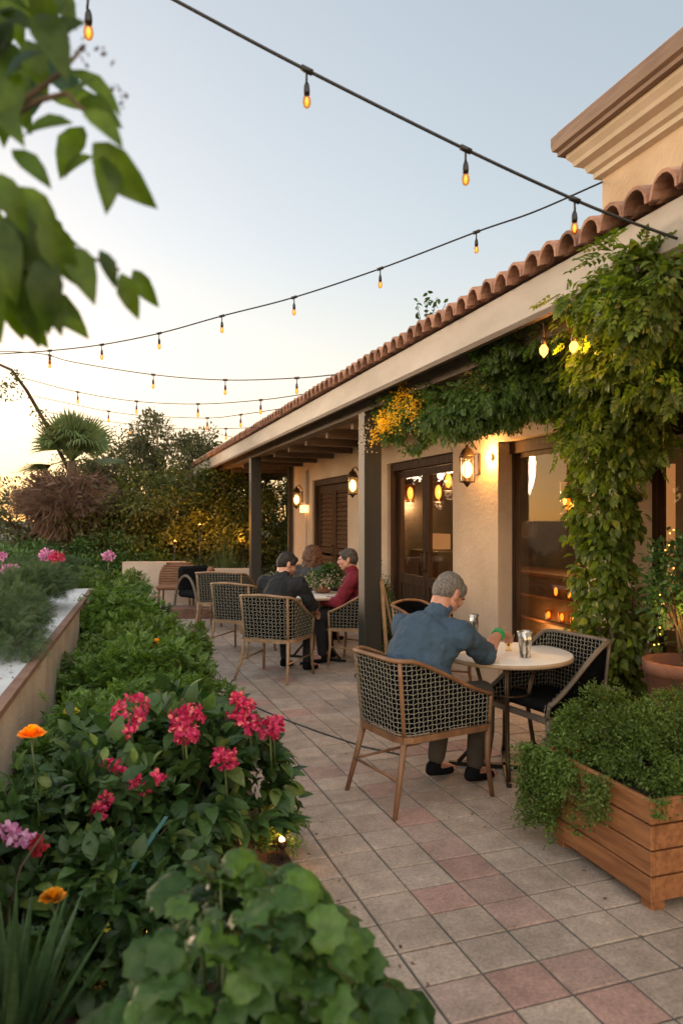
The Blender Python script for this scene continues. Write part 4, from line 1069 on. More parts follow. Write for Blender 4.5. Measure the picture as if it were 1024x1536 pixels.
# carved wooden high chair / serving stand left
t=empty('wooden_bar_stool',LD(-1.98,11.0),face(1,.3),'pale wooden bar stool with reddish curved top behind the far chairs','stool')
mb=MB(); mb.tube([(-.16,.0,.80),(-.08,.03,.84),(.05,.03,.83),(.16,0,.86)],[.03,.05,.05,.03],10); mb.build('curved_top',M['potclay'],t)
for sx in (-1,1):
    for sy in (-1,1): mb=MB(); mb.tube([(sx*.12,sy*.1,.80),(sx*.17,sy*.16,0)],.017,8); mb.build('leg',M['chairwood2'],t)
mb=MB(); mb.box((0,0,.55),(.28,.26,.03),bev=.01); mb.build('shelf',M['chairwood2'],t)
# leaning menu easel by the middle door
t=empty('folding_easel',LD(.50,7.15),face(-.3,-.9),'wooden folding easel leaning beside the near post','easel')
mb=MB(); mb.bar((-.09,-.06,0),(.10,.05,1.03),.03,.018); mb.build('leg',M['chairwood2'],t)
mb=MB(); mb.bar((-.02,.22,0),(.10,.05,1.0),.03,.018); mb.build('leg',M['chairwood2'],t)
# hoses on the patio
mb=MB(); mb.tube([G(a,b,.018) for a,b in ((272,962),(290,985),(300,1012),(318,1024),(335,1020),(352,1030),(340,1046),(318,1040),(330,1028),(365,1052),(400,1068),(440,1084),(490,1102),(545,1120),(600,1132))],.006,6); tag(mb.build('floor_cable',M['hose'],None),'thin dark cable curving across the paving from the hedge to the table','cable')
# uplights in the beds
def spike(loc,label,e):
    t=empty('garden_spotlight',loc,0,label,'garden light','small garden lights in the flower bed')
    mb=MB(); mb.tube([(0,0,0),(0,0,.09)],.006,6); mb.build('spike',M['blackmetal'],t)
    mb=MB(); mb.lathe([(.012,.085),(.022,.095),(.024,.12)],n=12); mb.build('lamp_holder',M['bronze'],t)
    mb=MB(); mb.ell((0,0,.125),(.014,.014,.016)); mb.build('bulb',M['lamp'],t)
    point((0,0,.16),e,(1,.45,.12),.015,parent=t)
spike(G(423,1300,.0)+Vector((0,0,0)),'tiny glowing garden light at the paving edge beside the small round shrub',.25)
spike(G(200,1450,.0)+Vector((0,0,.03)),'garden light shining on the red soil below the pink flower bush',1.2)
# teal stake
mb=MB(); a=P(250,1225,2.75); b=P(150,1372,2.35); mb.bar(b,a,.016,.004); tag(mb.build('plant_stake',M['tealstake'],None),'slanting teal stake in front of the pink flower bush','stake')
# ---------------------------------------------------------------- plants
def plant(name,loc,label,cat='shrub',group=None):
    return empty(name,loc,0,label,cat,group)
def rb(loc,specs):  # blobs relative to loc
    return [tuple(s) for s in specs]
def auto_blobs(rx,ry,h,k=5):
    out=[(0,0,h*.45,rx*.75,ry*.75,h*.5)]
    for i in range(k):
        a=2*math.pi*(i+random.uniform(-.3,.3))/k; q=random.uniform(.35,.6)
        out.append((rx*q*math.cos(a),ry*q*math.sin(a),h*random.uniform(.35,.62),rx*random.uniform(.4,.55),ry*random.uniform(.4,.55),h*random.uniform(.28,.38)))
    return out
def core(parent,blobs,mt='lf_dark'):
    pass
def bush(name,loc,label,rx,ry,h,n,size,mt,kind,k=5,group=None,cat='shrub',clumps=60,cr=.28,stem=True,**kw):
    t=plant(name,loc,label,cat,group); bl=auto_blobs(rx,ry,h,k)
    foliage('leaves',M[mt],t,bl,n,size,kind,clumps=clumps,cr=cr,**kw)
    if stem: twigs('branches',M['twig'],t,(0,0,0),bl,5,.008)
    return t,bl
def flower_head(mb_list,c,r,mt,parent,n=38,name='flower_head',sz=.028,kind='petal',flat=.75):
    d=rdir(n); pos=np.array(c)+d*np.array([r,r,r*flat])*rng.uniform(.5,1,(n,1))
    me=leaves_mesh(name,np.repeat(pos,4,0),rdir(n*4)+np.repeat(d,4,0)*.5,rdir(n*4)+np.repeat(d,4,0)*1.5,sz*rng.uniform(.7,1.2,n*4),kind)
    return link(name,me,M[mt],parent)
# hedge along the retaining wall
hedge_labels=['nearest leafy green hedge bush beside the wall, above the pink flowers','leafy hedge bush second from the pink flowers','middle leafy hedge bush in the bed','leafy hedge bush with bright top, fourth from the pink flowers','leafy hedge bush near the far end of the bed','farthest leafy hedge bush, in front of the low wall']
for i,(x,y,rx,h) in enumerate(((.30,4.70,.58,.56),(.28,5.55,.60,.70),(.36,6.5,.60,.68),(.20,7.5,.62,.88),(.26,8.6,.60,.80),(.02,9.9,.68,.98))):
    v=Vector((x,y,0)); far=max(1,y/5.2)
    bush('hedge_bush',(x,y,0.02),hedge_labels[i],rx,.60,h,int(7000/far**.5),.078,['lf_hedge','lf_hedge','lf_trail','lf_hedge','lf_mid','lf_trail'][i],'pinnate',k=6,group='leafy hedge bushes in the bed',cat='bush',clumps=110,cr=.2,droop=.35,shell=.8)
bush('hedge_bush',(-.12,4.05,.02),'leafy bush tight against the retaining wall behind the orange marigold',.42,.55,.62,5000,.075,'lf_hedge','pinnate',k=6,group='leafy hedge bushes in the bed',cat='bush',clumps=100,cr=.2,droop=.35,shell=.8)
# big pink flowering bush
t,bl=bush('flowering_bush',(.26,3.38,0),'large dark leaved bush with clusters of pink flowers by the paving',.53,.50,.80,2700,.10,'lf_dark','leaf',k=7,clumps=120,cr=.22,droop=.3)
base=Vector((.26,3.38,0))
pal=[]
for k in range(46):
    d=rdir(1)[0]; d[2]=abs(d[2])*.7+.1; p=np.array([d[0]*.52,d[1]*.44,.12+d[2]*.68]); pal.append((p,d))
me=leaves_mesh('leaf_whorls',[p for p,d in pal],[d+np.array([0,0,.1]) for p,d in pal],[(d[0]*.3,d[1]*.3-.2,1) for p,d in pal],.17,'palmate'); tag(link('leaf_whorls',me,M['lf_dark'],t),kind='stuff')
for px,py,d,r in ((195,1065,3.05,.085),(272,1082,3.05,.06),(290,1070,3.1,.05),(278,1100,3.0,.05),(362,1068,3.3,.07),(375,1085,3.25,.05),(405,1095,3.2,.05),(337,1136,3.0,.05),(356,1050,3.35,.03),(410,1084,3.25,.035)):
    c=P(px,py,d)-base; flower_head(None,c,r,'fl_pink',t,n=int(26+r*260),sz=.026)
    mb=MB(); mb.tube([c-Vector((0,0,.02)),c-Vector((-.02,-.05,.22))],.005,5); mb.build('flower_stem',M['greenstem'],t)
for px,py,d in ((178,1150,2.9),(164,1147,2.95),(237,1167,2.85),(201,1172,2.85),(215,1183,2.85),(152,1210,2.75),(158,1200,2.75),(148,1218,2.75),(195,1098,2.95)):
    flower_head(None,P(px,py,d)-base,.020,'fl_pink',t,n=10,sz=.024,name='flower')
# small right sprays of the bush
bush('low_flower_shrub',(-.12,2.95,0),'low dark shrub mass at the left edge under the marigold',.55,.60,.66,2800,.085,'lf_dark','leaf',k=6,clumps=90,cr=.25,droop=.2)
bush('low_flower_shrub',(.20,2.62,0),'low dark shrub in front of the pink flowering bush, above the red soil',.32,.30,.40,1000,.085,'lf_dark','leaf',k=5,clumps=60,cr=.25,droop=.2)
t=plant('wilted_flower_stem',G(15,1450,0),'tall bent dry stem with pale pink blooms at the left edge','flower')
b=Vector(t.location); mb=MB(); mb.tube([(0,0,0),P(10,1380,2.3)-b,P(32,1300,2.3)-b,P(68,1246,2.35)-b],.004,6); mb.build('stem',M['twig'],t)
for px,py in ((10,1247),(22,1254),(38,1260)): flower_head(None,P(px,py,2.4)-b,.02,'fl_mauve',t,n=10,sz=.026,name='flower')
for px,py in ((52,1262),(58,1268)): flower_head(None,P(px,py,2.4)-b,.018,'fl_red',t,n=8,sz=.026,name='flower')
# small round shrub at the edge
bush('small_round_shrub',L2W(-.34,3.5),'small round box shrub at the paving edge by the garden light',.17,.17,.24,2600,.018,'lf_hedge','small',k=4,clumps=60,cr=.3)
t=plant('leafy_sapling',L2W(-.32,3.62),'small glossy leaved sapling leaning over the paving beside the pink flowers','plant')
b=Vector(t.location)
for q in ((P(440,1185,3.5),16),(P(425,1145,3.55),14),(P(400,1170,3.5),14)):
    e=q[0]-b; mb=MB(); mb.tube([(0,0,0),e*.5+Vector((0,0,.06)),e],[.007,.005,.002],5); mb.build('stem',M['twig'],t)
    n=q[1]; u=rng.uniform(.3,1.05,n)[:,None]; pos=np.array(e)*u+rng.normal(size=(n,3))*.02+np.array([0,0,.06])*(1-u)
    link('leaves',leaves_mesh('leaves',pos,rdir(n)+np.array([.3,-.3,-.5]),rdir(n)*.5+np.array([0,0,1]),.075,'leaf'),M['lf_dark'],t)
# marigolds
def marigold(px,py,d,r,label,stemto,mt='fl_yellow'):
    c=P(px,py,d); g=Vector((c.x+stemto[0],c.y+stemto[1],.05)); t=plant('marigold',g,label,'flower','marigolds in the bed')
    mb=MB(); mb.tube([(0,0,0),(c-g)*.6+Vector((.01,0,.0)),c-g-Vector((0,0,.012))],.004,6); mb.build('stem',M['greenstem'],t)
    n=120; u=rng.uniform(0,1,n); a=rng.uniform(0,6.28,n); dd=np.stack([np.cos(a)*np.sqrt(u),np.sin(a)*np.sqrt(u),.25+.5*(1-u)],1)
    me=leaves_mesh('flower_head',np.array(c-g)+dd*np.array([r*.5,r*.5,r*.35]),dd*np.array([1,1,.8]),np.array([0,0,1])+dd*.4,r*.75*rng.uniform(.8,1.1,n),'petal'); link('flower_head',me,M[mt],t)
    n=26; link('leaves',leaves_mesh('leaves',np.array(c-g)*rng.uniform(.3,.9,n)[:,None]+rng.normal(size=(n,3))*.02,rdir(n)+np.array([0,0,.3]),rdir(n)+np.array([0,0,1]),.07,'pinnate'),M['lf_mid'],t)
marigold(48,1106,2.75,.045,'bright orange marigold in front of the retaining wall',(.03,.05))
marigold(80,1350,2.15,.034,'yellow marigold among the sword leaves at bottom left',(.02,.04))
marigold(236,967,5.4,.045,'yellow marigold on top of the hedge',(.0,.05))
marigold(107,1071,3.6,.035,'small yellow green flower beside the wall',(.02,.05),'fl_lime')
t=plant('red_flower',G(215,1010,.3),'dark red flowers next to the yellow marigold on the hedge','flower'); b=Vector(t.location)
mb=MB(); mb.tube([(0,0,-.25),P(218,982,5.45)-b],.004,5); mb.build('stem',M['greenstem'],t)
for px,py in ((208,985),(216,981),(224,976)): flower_head(None,P(px,py,5.4)-b,.025,'fl_red',t,n=12,sz=.03,name='flower')
# sword plant
def swords(name,loc,label,n,L,wd,mt,elev=(.5,1.35),cat='plant',az=None,bend=.25):
    t=plant(name,loc,label,cat); mb=MB()
    for i in range(n):
        a=random.uniform(0,6.28) if az is None else random.uniform(*az); el=random.uniform(*elev); LL=L*random.uniform(.7,1.1)
        d=Vector((math.cos(a)*math.cos(el),math.sin(a)*math.cos(el),math.sin(el))); sd=d.cross(Vector((0,0,1))).normalized(); up=sd.cross(d); vs=[];k=7
        for j in range(k+1):
            u=j/k; w=wd*(1-u**1.6)*(.75+.5*min(u*3,1)*.5); c=d*LL*u-up*0+Vector((0,0,-bend*LL*u*u*math.cos(el)))
            vs+=[c-sd*w/2+up*w*.25,c,c+sd*w/2+up*w*.25]
        mb.add(vs,[q for j in range(k) for q in ((j*3,j*3+1,j*3+4,j*3+3),(j*3+1,j*3+2,j*3+5,j*3+4))],0,True)
    mb.build('leaves',M[mt],t)
    mb=MB(); mb.lathe([(.05,-.02),(.06,.03),(.03,.09),(.001,.1)],n=10); mb.build('crown_base',M['bark'],t); return t
swords('sword_leaved_plant',L2W(-.84,1.86,.12),'spiky plant with long sword leaves in the bottom left corner',54,.52,.05,'lf_agave',(.8,1.5),bend=.12)
swords('sword_leaved_plant',L2W(2.02,4.0,.3),'agave with pointed leaves at the right edge by the pot',14,.55,.07,'lf_agave',(.6,1.4))
# foreground lobed plant (blurred)
fc=L2W(-.245,1.52); t=plant('lobed_leaf_plant',(fc.x,fc.y,0),'lobed leafy green plant filling the bottom foreground','plant')
pos=[];axs=[];nrs=[];mbs=MB()
for i in range(760):
    a=random.uniform(0,6.283); q=math.sqrt(random.random())
    lx=.42*q*math.cos(a)-.03; ly=.36*q*math.sin(a); top=.865-.36*q*q-.10*max(0,-math.cos(a)*q) - (.16 if lx<-.12 else 0)
    z=top-abs(random.gauss(0,.10))+.03*math.sin(9*lx)*math.cos(8*ly)
    w_=Vector((CS*lx+SN*ly,-SN*lx+CS*ly,z)); pos.append(w_)
    dirc=Vector((w_.x,w_.y,0)); dirc=dirc.normalized() if dirc.length>.01 else Vector((1,0,0))
    axs.append(dirc*.8+Vector((random.uniform(-.6,.6),random.uniform(-.6,.6),random.uniform(-.5,.3)))); nrs.append(Vector((dirc.x*.5,dirc.y*.5-.3,1))+Vector([random.uniform(-.45,.45) for _ in range(3)]))
    if i%6==0: mbs.tube([(w_.x*.25,w_.y*.25,.05),(w_.x*.6,w_.y*.6,z*.6),w_-Vector((0,0,.005))],[.006,.004,.0025],5)
me=leaves_mesh('leaves',[tuple(p) for p in pos],[tuple(p) for p in axs],[tuple(p) for p in nrs],.095*rng.uniform(.5,1.15,len(pos)),'gera'); link('leaves',me,M['lf_fore'],t); mbs.build('stems',M['greenstem'],t)
# plants on the raised bed behind the wall
for (x,y,z,rx,ry,h,lab) in ((-.66,5.05,.74,.44,.85,.44,'feathery grey green bush nearest on the raised bed at the left edge'),(-.66,6.9,.76,.44,.70,.46,'feathery bush in the middle of the raised bed with an orange flower'),(-.75,9.2,.70,.62,.7,.50,'feathery bush at the far end of the raised bed with pink flowers'),(-1.7,8.8,.70,.6,.8,.55,'feathery bush at the back of the raised bed, by the left edge')):
    bush('feathery_bush',(x,y,z),lab,rx,ry,h,7000,.075,'lf_feather','fine',k=6,group='feathery bushes on the raised bed',clumps=110,cr=.25,droop=.1,shell=.6)
for i,(x,y,rx,h) in enumerate(((-.3,11.6,1.0,1.35),(-1.6,12.2,1.1,1.45),(-3.2,13.2,1.4,1.4),(.0,13.0,.6,.9))):
    bush('garden_bush',(x-.9,y,0),['rounded light green bush behind the hedge, left of the low wall','rounded green bush between hedge and palm','wide green bush at the left behind the raised bed','small dark bush beside the low wall'][i],rx,rx*.8,h,5200,.085,'lf_mid','small',k=6,group='rounded bushes beyond the hedge',clumps=90,cr=.25)
def cluster(px,py,d,mt,label,r=.06,name='flower_cluster'):
    c=P(px,py,d); t=plant(name,c-Vector((0,0,.35)),label,'flower','flower clusters on the raised bed')
    mb=MB(); mb.tube([(0,0,0),(0,.0,.34)],.006,5); mb.build('stem',M['greenstem'],t)
    flower_head(None,(0,0,.35),r,mt,t,n=int(40),sz=r*.5)
cluster(85,836,8.0,'fl_pink','bright pink flower cluster on the raised bed bushes',.07); cluster(70,832,8.1,'fl_mauve','pale mauve cluster left of the bright pink one',.07); cluster(18,856,7.0,'fl_mauve','pale mauve cluster at the left edge',.08)
cluster(163,834,9.5,'fl_mauve','mauve cluster above the far end of the hedge',.075); cluster(3,834,7.5,'fl_mauve','mauve blossoms on the extreme left edge',.05); cluster(21,862,6.6,'fl_yellow','single small orange blossom in the feathery bush',.02)
# low garden ground cover beyond
# background trees
def tree(name,loc,label,h,blobs,n,size,mt,kind='small',tr=.09,group='trees beyond the patio',clumps=80,cr=.25,shell=.5,lim=7,**kw):
    t=empty(name,loc,0,label,'tree',group); mb=MB(); top=Vector((0,0,h*.45))
    mb.tube([(0,0,-.1),(.03,0,h*.2),top],[tr,tr*.8,tr*.6],8)
    for b in blobs:
        for i in range(lim):
            d=rdir(1)[0]; d[2]=abs(d[2])*.7+.1; e=Vector((b[0]+d[0]*b[3]*.9,b[1]+d[1]*b[4]*.9,b[2]+d[2]*b[5]*.95)); m=top.lerp(e,.5)+Vector((0,0,-.08*h*random.random()))
            mb.tube([top*random.uniform(.6,1),m,e],[tr*.35,tr*.2,tr*.06],5)
    mb.build('trunk',M['bark'],t); foliage('crown',M[mt],t,blobs,n,size,kind,clumps=clumps,cr=cr,shell=shell,**kw); return t
v=L2W(-4.95,19)
tree('airy_tree',(v.x,v.y,0),'airy olive tree with thin upper twigs behind the shrubs',4.4,[(0,0,2.6,1.9,1.6,1.1),(.9,0,3.2,1.1,1,.9),(-.8,0,2.9,1.1,1,.8),(.1,0,3.7,.9,.8,.7),(1.7,.2,2.7,.8,.8,.9),(-1.6,0,1.6,1.4,1,1.2),(.5,.4,1.5,2.2,1,1.3)],26000,.11,'lf_tree',clumps=130,cr=.3,lim=14)
v=L2W(-3.9,16.2)
tree('broad_shrub_tree',(v.x,v.y,0),'dense olive green tree left of the eave, lit warm from below',3.0,[(0,0,1.6,1.6,1.2,1.1),(-1.0,-.2,1.1,1.1,.8,1.0),(1.0,-.3,1.5,1.1,.8,1.1),(0,.3,.9,2.0,.9,.9)],26000,.10,'lf_olive',clumps=120,cr=.25)
v=L2W(-2.25,16.2)
tree('broad_shrub_tree',(v.x,v.y,0),'dense dark tree just left of the first post under the eave',3.2,[(0,0,1.9,1.0,1.0,1.0),(-.3,-.2,1.1,1.2,.8,.9),(.3,0,.9,1.2,.9,.9)],22000,.10,'lf_olive',clumps=110,cr=.25)
for px,py,d,e in ((300,765,15.0,26),(262,790,14.9,12),(365,790,15.2,8)):
    b=P(px,py+22,d); gp0=Vector((b.x,b.y,0)); t=empty('garden_floodlight',gp0,0,'garden floodlight hidden in the shrubs '+{300:'making the orange glow at the tree centre',262:'at the left of the orange glow',365:'near the first post'}[px],'garden light')
    mb=MB(); mb.tube([(0,0,0),(0,0,b.z-.06)],.015,6); mb.build('spike',M['blackmetal'],t); mb=MB(); mb.lathe([(.02,b.z-.06),(.05,b.z-.03),(.05,b.z)],n=10); mb.build('lamp_head',M['bronze'],t)
    mb=MB(); mb.ell((0,0,b.z+.005),(.04,.04,.02)); mb.build('lens',M['lampglass'],t)
    point((0,0,b.z+.06),e*.55,(1,.38,.06),.06,parent=t)
v=L2W(-1.35,18.5)
tree('airy_tree',(v.x,v.y,0),'slender small leaved tree seen through the gap between two posts',3.4,[(0,0,1.7,.6,.6,1.1),(.1,0,2.3,.45,.45,.6),(-.1,0,.8,.7,.6,.7)],6000,.08,'lf_tree',clumps=70,cr=.3)
v=L2W(-7.4,17.5)
tree('leafy_tree',(v.x,v.y,0),'small warm tinted tree behind the palm skirt on the left',3.0,[(0,0,1.9,1.0,.9,.8),(-.8,0,1.4,.9,.8,.7),(1.4,.3,2.0,1.2,1,.9)],7000,.10,'lf_tree',clumps=90,cr=.3)
v=L2W(-11.4,23)
tree('leafy_tree',(v.x,v.y,0),'teal green leafy tree at the extreme left edge',2.4,[(0,0,.8,2.0,1.4,.9),(-1,0,1.4,1.2,1.2,.8),(1.5,0,.5,1.3,1.2,.6)],9000,.10,'lf_far',clumps=100,cr=.3)
v=L2W(-13.8,26)
tree('leafy_tree',(v.x,v.y,0),'olive tree peeping in at the left edge above the teal one',3.4,[(0,0,2.1,1.6,1.2,.9)],3500,.12,'lf_tree',clumps=60,cr=.3)
v=L2W(-6.3,15.5)
bush('garden_bush',(v.x,v.y,0),'green bush at the foot of the palm',1.3,1.0,1.15,5200,.09,'lf_mid','small',k=6,group='rounded bushes beyond the hedge',clumps=90,cr=.25)
v=L2W(-4.6,15.0)
bush('garden_bush',(v.x,v.y,0),'dark green bush behind the low stepped wall',1.2,.7,1.3,6000,.08,'lf_mid','small',k=6,group='rounded bushes beyond the hedge',clumps=90,cr=.25)
# strap-leaved clump
t=swords('strap_leaved_clump',L2W(-2.35,14.7),'arching strap leaved clump behind the low wall near the first post',420,1.35,.03,'lf_grass',(.55,1.45),'plant',None,.75)
t=swords('strap_leaved_clump',L2W(-3.1,14.9),'arching strap leaved clump farther left behind the low wall',300,1.1,.03,'lf_grass',(.5,1.4),'plant',None,.75)
# fan palm
pc=P(108,692,16.0); t=empty('fan_palm',(pc.x,pc.y,0),0,'fan palm with green fronds above a skirt of dead brown fronds','palm','trees beyond the patio')
mb=MB(); mb.tube([(0,0,-.1),(0,.02,1.2),(0,0,pc.z)],[.2,.16,.09],12); mb.build('trunk',M['bark'],t)
def fan(d,Lp,Lf,n=22,spread=2.5,droop=0):
    d=Vector(d).normalized(); sd=d.cross(Vector((0,0,1)))
    if sd.length<.1: sd=Vector((CS,-SN,0))
    sd.normalize(); rot=Matrix.Rotation(random.uniform(-1.2,1.2),3,d); sd=rot@sd; up=sd.cross(d); c=Vector((0,0,pc.z)); h=c+d*Lp; vs=[];fs=[]
    mbp.tube([c,c+d*Lp*.5+up*.03,h],[.02,.016,.012],6)
    for i in range(n):
        a=spread*(i/(n-1)-.5); q=(d*math.cos(a)+sd*math.sin(a)); LL=Lf*(1-.25*abs(a)/spread*2)*random.uniform(.9,1.05); s2=q.cross(up).normalized()
        b=len(vs); z=Vector((0,0,1))
        for u,w in ((.0,.006),(.5,.028),(.8,.017),(1,.001)):
            p=h+q*LL*u+up*.02*((i%2)*2-1)*u-z*LL*(.10+droop)*u*u*u; vs+=[p-s2*w,p+s2*w]
        for k in range(3): fs.append((b+2*k,b+2*k+1,b+2*k+3,b+2*k+2))
    mbf.add(vs,fs)
mbf=MB();mbp=MB()
for i in range(26):
    a=random.uniform(0,6.28); el=random.uniform(.55,1.5); fan((math.cos(a)*math.cos(el),math.sin(a)*math.cos(el),math.sin(el)),random.uniform(.30,.5),random.uniform(.7,1.0),20,1.7,random.choice([.1,.5]))
for i in range(12):
    a=random.uniform(0,6.28); el=random.uniform(1.1,1.55); fan((math.cos(a)*math.cos(el),math.sin(a)*math.cos(el),math.sin(el)),.15,random.uniform(.8,1.05),16,1.2)
for px,py in ((62,640),(150,662),(140,640),(85,630),(112,630),(60,700),(160,690)):
    d=P(px,py,16)-pc; fan(d,.45,.8,24,1.8)
mbf.build('fronds',M['lf_palm'],t); mbp.build('frond_stalks',M['greenstem'],t)
n=7000; a=rng.uniform(0,6.28,n); el=rng.uniform(-1.25,.9,n); r=rng.uniform(.25,1.02,n); d=np.stack([np.cos(a)*np.cos(el),np.sin(a)*np.cos(el),np.sin(el)],1)
pos=d*r[:,None]*np.array([.85,.85,.70])+np.array([0,0,pc.z-.86]); ax=unit(d+np.array([0,0,-.6])+rdir(n)*.8)
link('dead_frond_skirt',leaves_mesh('dead_frond_skirt',pos,ax,rdir(n),.42*rng.uniform(.5,1.2,n),'needle'),M['lf_dead'],t)
n=1500; a=rng.uniform(0,6.28,n); d=np.stack([np.cos(a),np.sin(a),rng.uniform(-.2,.5,n)],1); pos=d*rng.uniform(.75,1.12,n)[:,None]*np.array([1,1,.6])+np.array([0,0,pc.z-1.0])
link('dead_fringe',leaves_mesh('dead_fringe',pos,unit(d+rdir(n)*.5),rdir(n),.25*rng.uniform(.6,1.2,n),'fine'),M['lf_dead'],t)
# leaning bare trunk holding the strings
g=P(140,779,16.9); t=empty('leaning_bare_tree',(g.x,g.y,0),0,'thin leaning bare trunk that carries the string lights at the left','tree','trees beyond the patio'); b=Vector((g.x,g.y,0))
mb=MB(); mb.tube([Vector((0,0,-.1)),P(128,760,16.9)-b,P(96,690,16.6)-b,P(66,630,15.5)-b,P(40,585,13.5)-b,P(18,555,12.6)-b,P(-20,538,12)-b],[.05,.05,.045,.04,.03,.024,.018],8); mb.build('trunk',M['bark'],t)
for k,(px,py,nn,rr) in enumerate(((10,580,90,.18),(25,565,40,.1),(72,640,60,.13),(60,620,40,.1))):
    c=np.array(P(px,py,12.3)-b); tag(link('leaf_tuft',leaves_mesh('leaf_tuft',c+rng.normal(size=(nn,3))*rr*.55,rdir(nn),rdir(nn),.07,'small'),M['lf_olive'],t),kind='stuff')
# sprig on the roof
g=P(650,480,6.2); g=Vector((2.6,g.y,3.04)); b=g; t=plant('roof_sprig',g,'small leafy sprig growing above the roof tiles','plant')
for px,py in ((625,455),(640,448),(655,446),(668,455),(660,472),(645,470)):
    e=P(px,py,(2.55*SN+g.y*CS))-b; mb=MB(); mb.tube([(0,0,0),e*.6+Vector((0,0,.02)),e],.003,4); mb.build('stem',M['twig'],t)
    nn=14; u=rng.uniform(.5,1.1,nn)[:,None]; link('leaves',leaves_mesh('leaves',np.array(e)*u+rng.normal(size=(nn,3))*.012,rdir(nn)+np.array([0,0,-.8]),rdir(nn),.05,'leaf'),M['lf_dark'],t)
# ---- climbing vine : column and canopy
vb=Vector((3.37,4.27,0)); t=empty('climbing_vine',vb,0,'large climbing vine covering the pilaster and hanging under the eave','vine')
mb=MB()
for k in range(5):
    ox,oy=random.uniform(-.06,.1),random.uniform(-.1,.1)
    mb.tube([(ox,oy,0)]+[(ox+.05*math.sin(z*3+k),oy+.06*math.cos(z*2.4+k),z) for z in np.arange(.3,2.7,.3)],.012,6)
mb.tube([(-.0,0,2.5),(-.5,-.2,2.72),(-.75,.4,2.68),(-.75,1.2,2.62),(-.72,2.1,2.56)],[.03,.03,.025,.02,.012],6)
mb.tube([(-.0,0,2.4),(-.2,.5,2.55),(-.5,.9,2.5),(-.6,1.3,2.42)],.012,6); mb.build('stems',M['bark'],t)
cl=[(-.03+.03*math.sin(i*1.9),.02*math.cos(i*2.3),.42+.42*i,.19+.025*math.sin(i*2.1),.235+.04*math.cos(i*1.7),.33) for i in range(6)]
foliage('column_leaves',M['lf_vine'],t,cl,6400,.070,'leaf',clumps=220,cr=.3,droop=.9,rnd=.5,up=.2,shell=.75,low=-1)
def VB(px,py,x): # vine blob centre at plane x
    y=inY(px,x); return (x-vb.x, y-vb.y, pz(py,x,y))
cp=[VB(915,640,3.0)+(.26,.34,.28),VB(965,545,2.85)+(.32,.36,.26),VB(945,480,2.75)+(.28,.32,.26),VB(900,430,2.62)+(.16,.24,.20),VB(1015,560,2.75)+(.14,.2,.14),VB(1010,470,2.55)+(.22,.22,.22),VB(900,560,2.95)+(.26,.34,.24),VB(880,600,3.1)+(.18,.26,.2),VB(925,415,2.22)+(.10,.22,.12),VB(885,445,2.25)+(.09,.18,.09),VB(965,440,2.2)+(.10,.20,.12),VB(950,400,2.2)+(.06,.12,.09)]
foliage('canopy_leaves',M['lf_vine'],t,cp,9500,.056,'leaf',clumps=230,cr=.3,droop=.8,rnd=.6,up=.3,shell=.6,low=-1)
foliage('canopy_sprays',M['lf_vine'],t,cp,1500,.12,'pinnate',clumps=120,cr=.35,droop=.7,rnd=.6,up=.3,shell=.8,low=-1)
cc=[VB(845,560,2.85)+(.24,.36,.20),VB(790,580,2.75)+(.22,.42,.20),VB(735,600,2.65)+(.22,.40,.19),VB(690,615,2.6)+(.20,.40,.17),VB(650,610,2.6)+(.2,.40,.20),VB(610,605,2.6)+(.16,.38,.22),VB(760,520,2.55)+(.15,.34,.13),VB(820,490,2.55)+(.16,.3,.13),VB(585,620,2.6)+(.12,.22,.16),VB(620,650,2.62)+(.13,.2,.13),VB(590,648,2.55)+(.08,.14,.13),VB(690,640,2.65)+(.12,.26,.10),VB(762,622,2.75)+(.12,.22,.09),VB(830,600,2.9)+(.12,.2,.12),VB(575,585,2.5)+(.06,.2,.10)]
foliage('eave_leaves',M['lf_vine2'],t,cc,9000,.06,'pinnate',clumps=200,cr=.3,droop=.8,rnd=.6,up=.4,shell=.7,low=-1)
foliage('eave_sprigs',M['lf_vine2'],t,cc,9000,.036,'small',clumps=150,cr=.38,droop=.6,rnd=.7,up=.4,shell=.7,low=-1)
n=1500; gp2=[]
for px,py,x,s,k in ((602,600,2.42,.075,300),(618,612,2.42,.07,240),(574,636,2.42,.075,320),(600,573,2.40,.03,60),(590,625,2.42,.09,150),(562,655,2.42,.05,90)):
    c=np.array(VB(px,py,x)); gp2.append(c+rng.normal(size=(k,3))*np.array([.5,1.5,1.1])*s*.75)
gp2=np.concatenate(gp2); n=len(gp2); link('uplit_blossoms',leaves_mesh('uplit_blossoms',gp2,rdir(n),rdir(n)+np.array([-.6,-.6,.3]),.030*rng.uniform(.4,1.0,n),'petal'),M['fl_gold'],t)  # blossoms coloured gold as if lit from below
n=70; c=np.array(VB(548,655,2.47)); link('pale_blossoms',leaves_mesh('pale_blossoms',c+rng.normal(size=(n,3))*np.array([.03,.03,.10]),rdir(n),rdir(n),.03,'petal'),M['fl_white'],t)
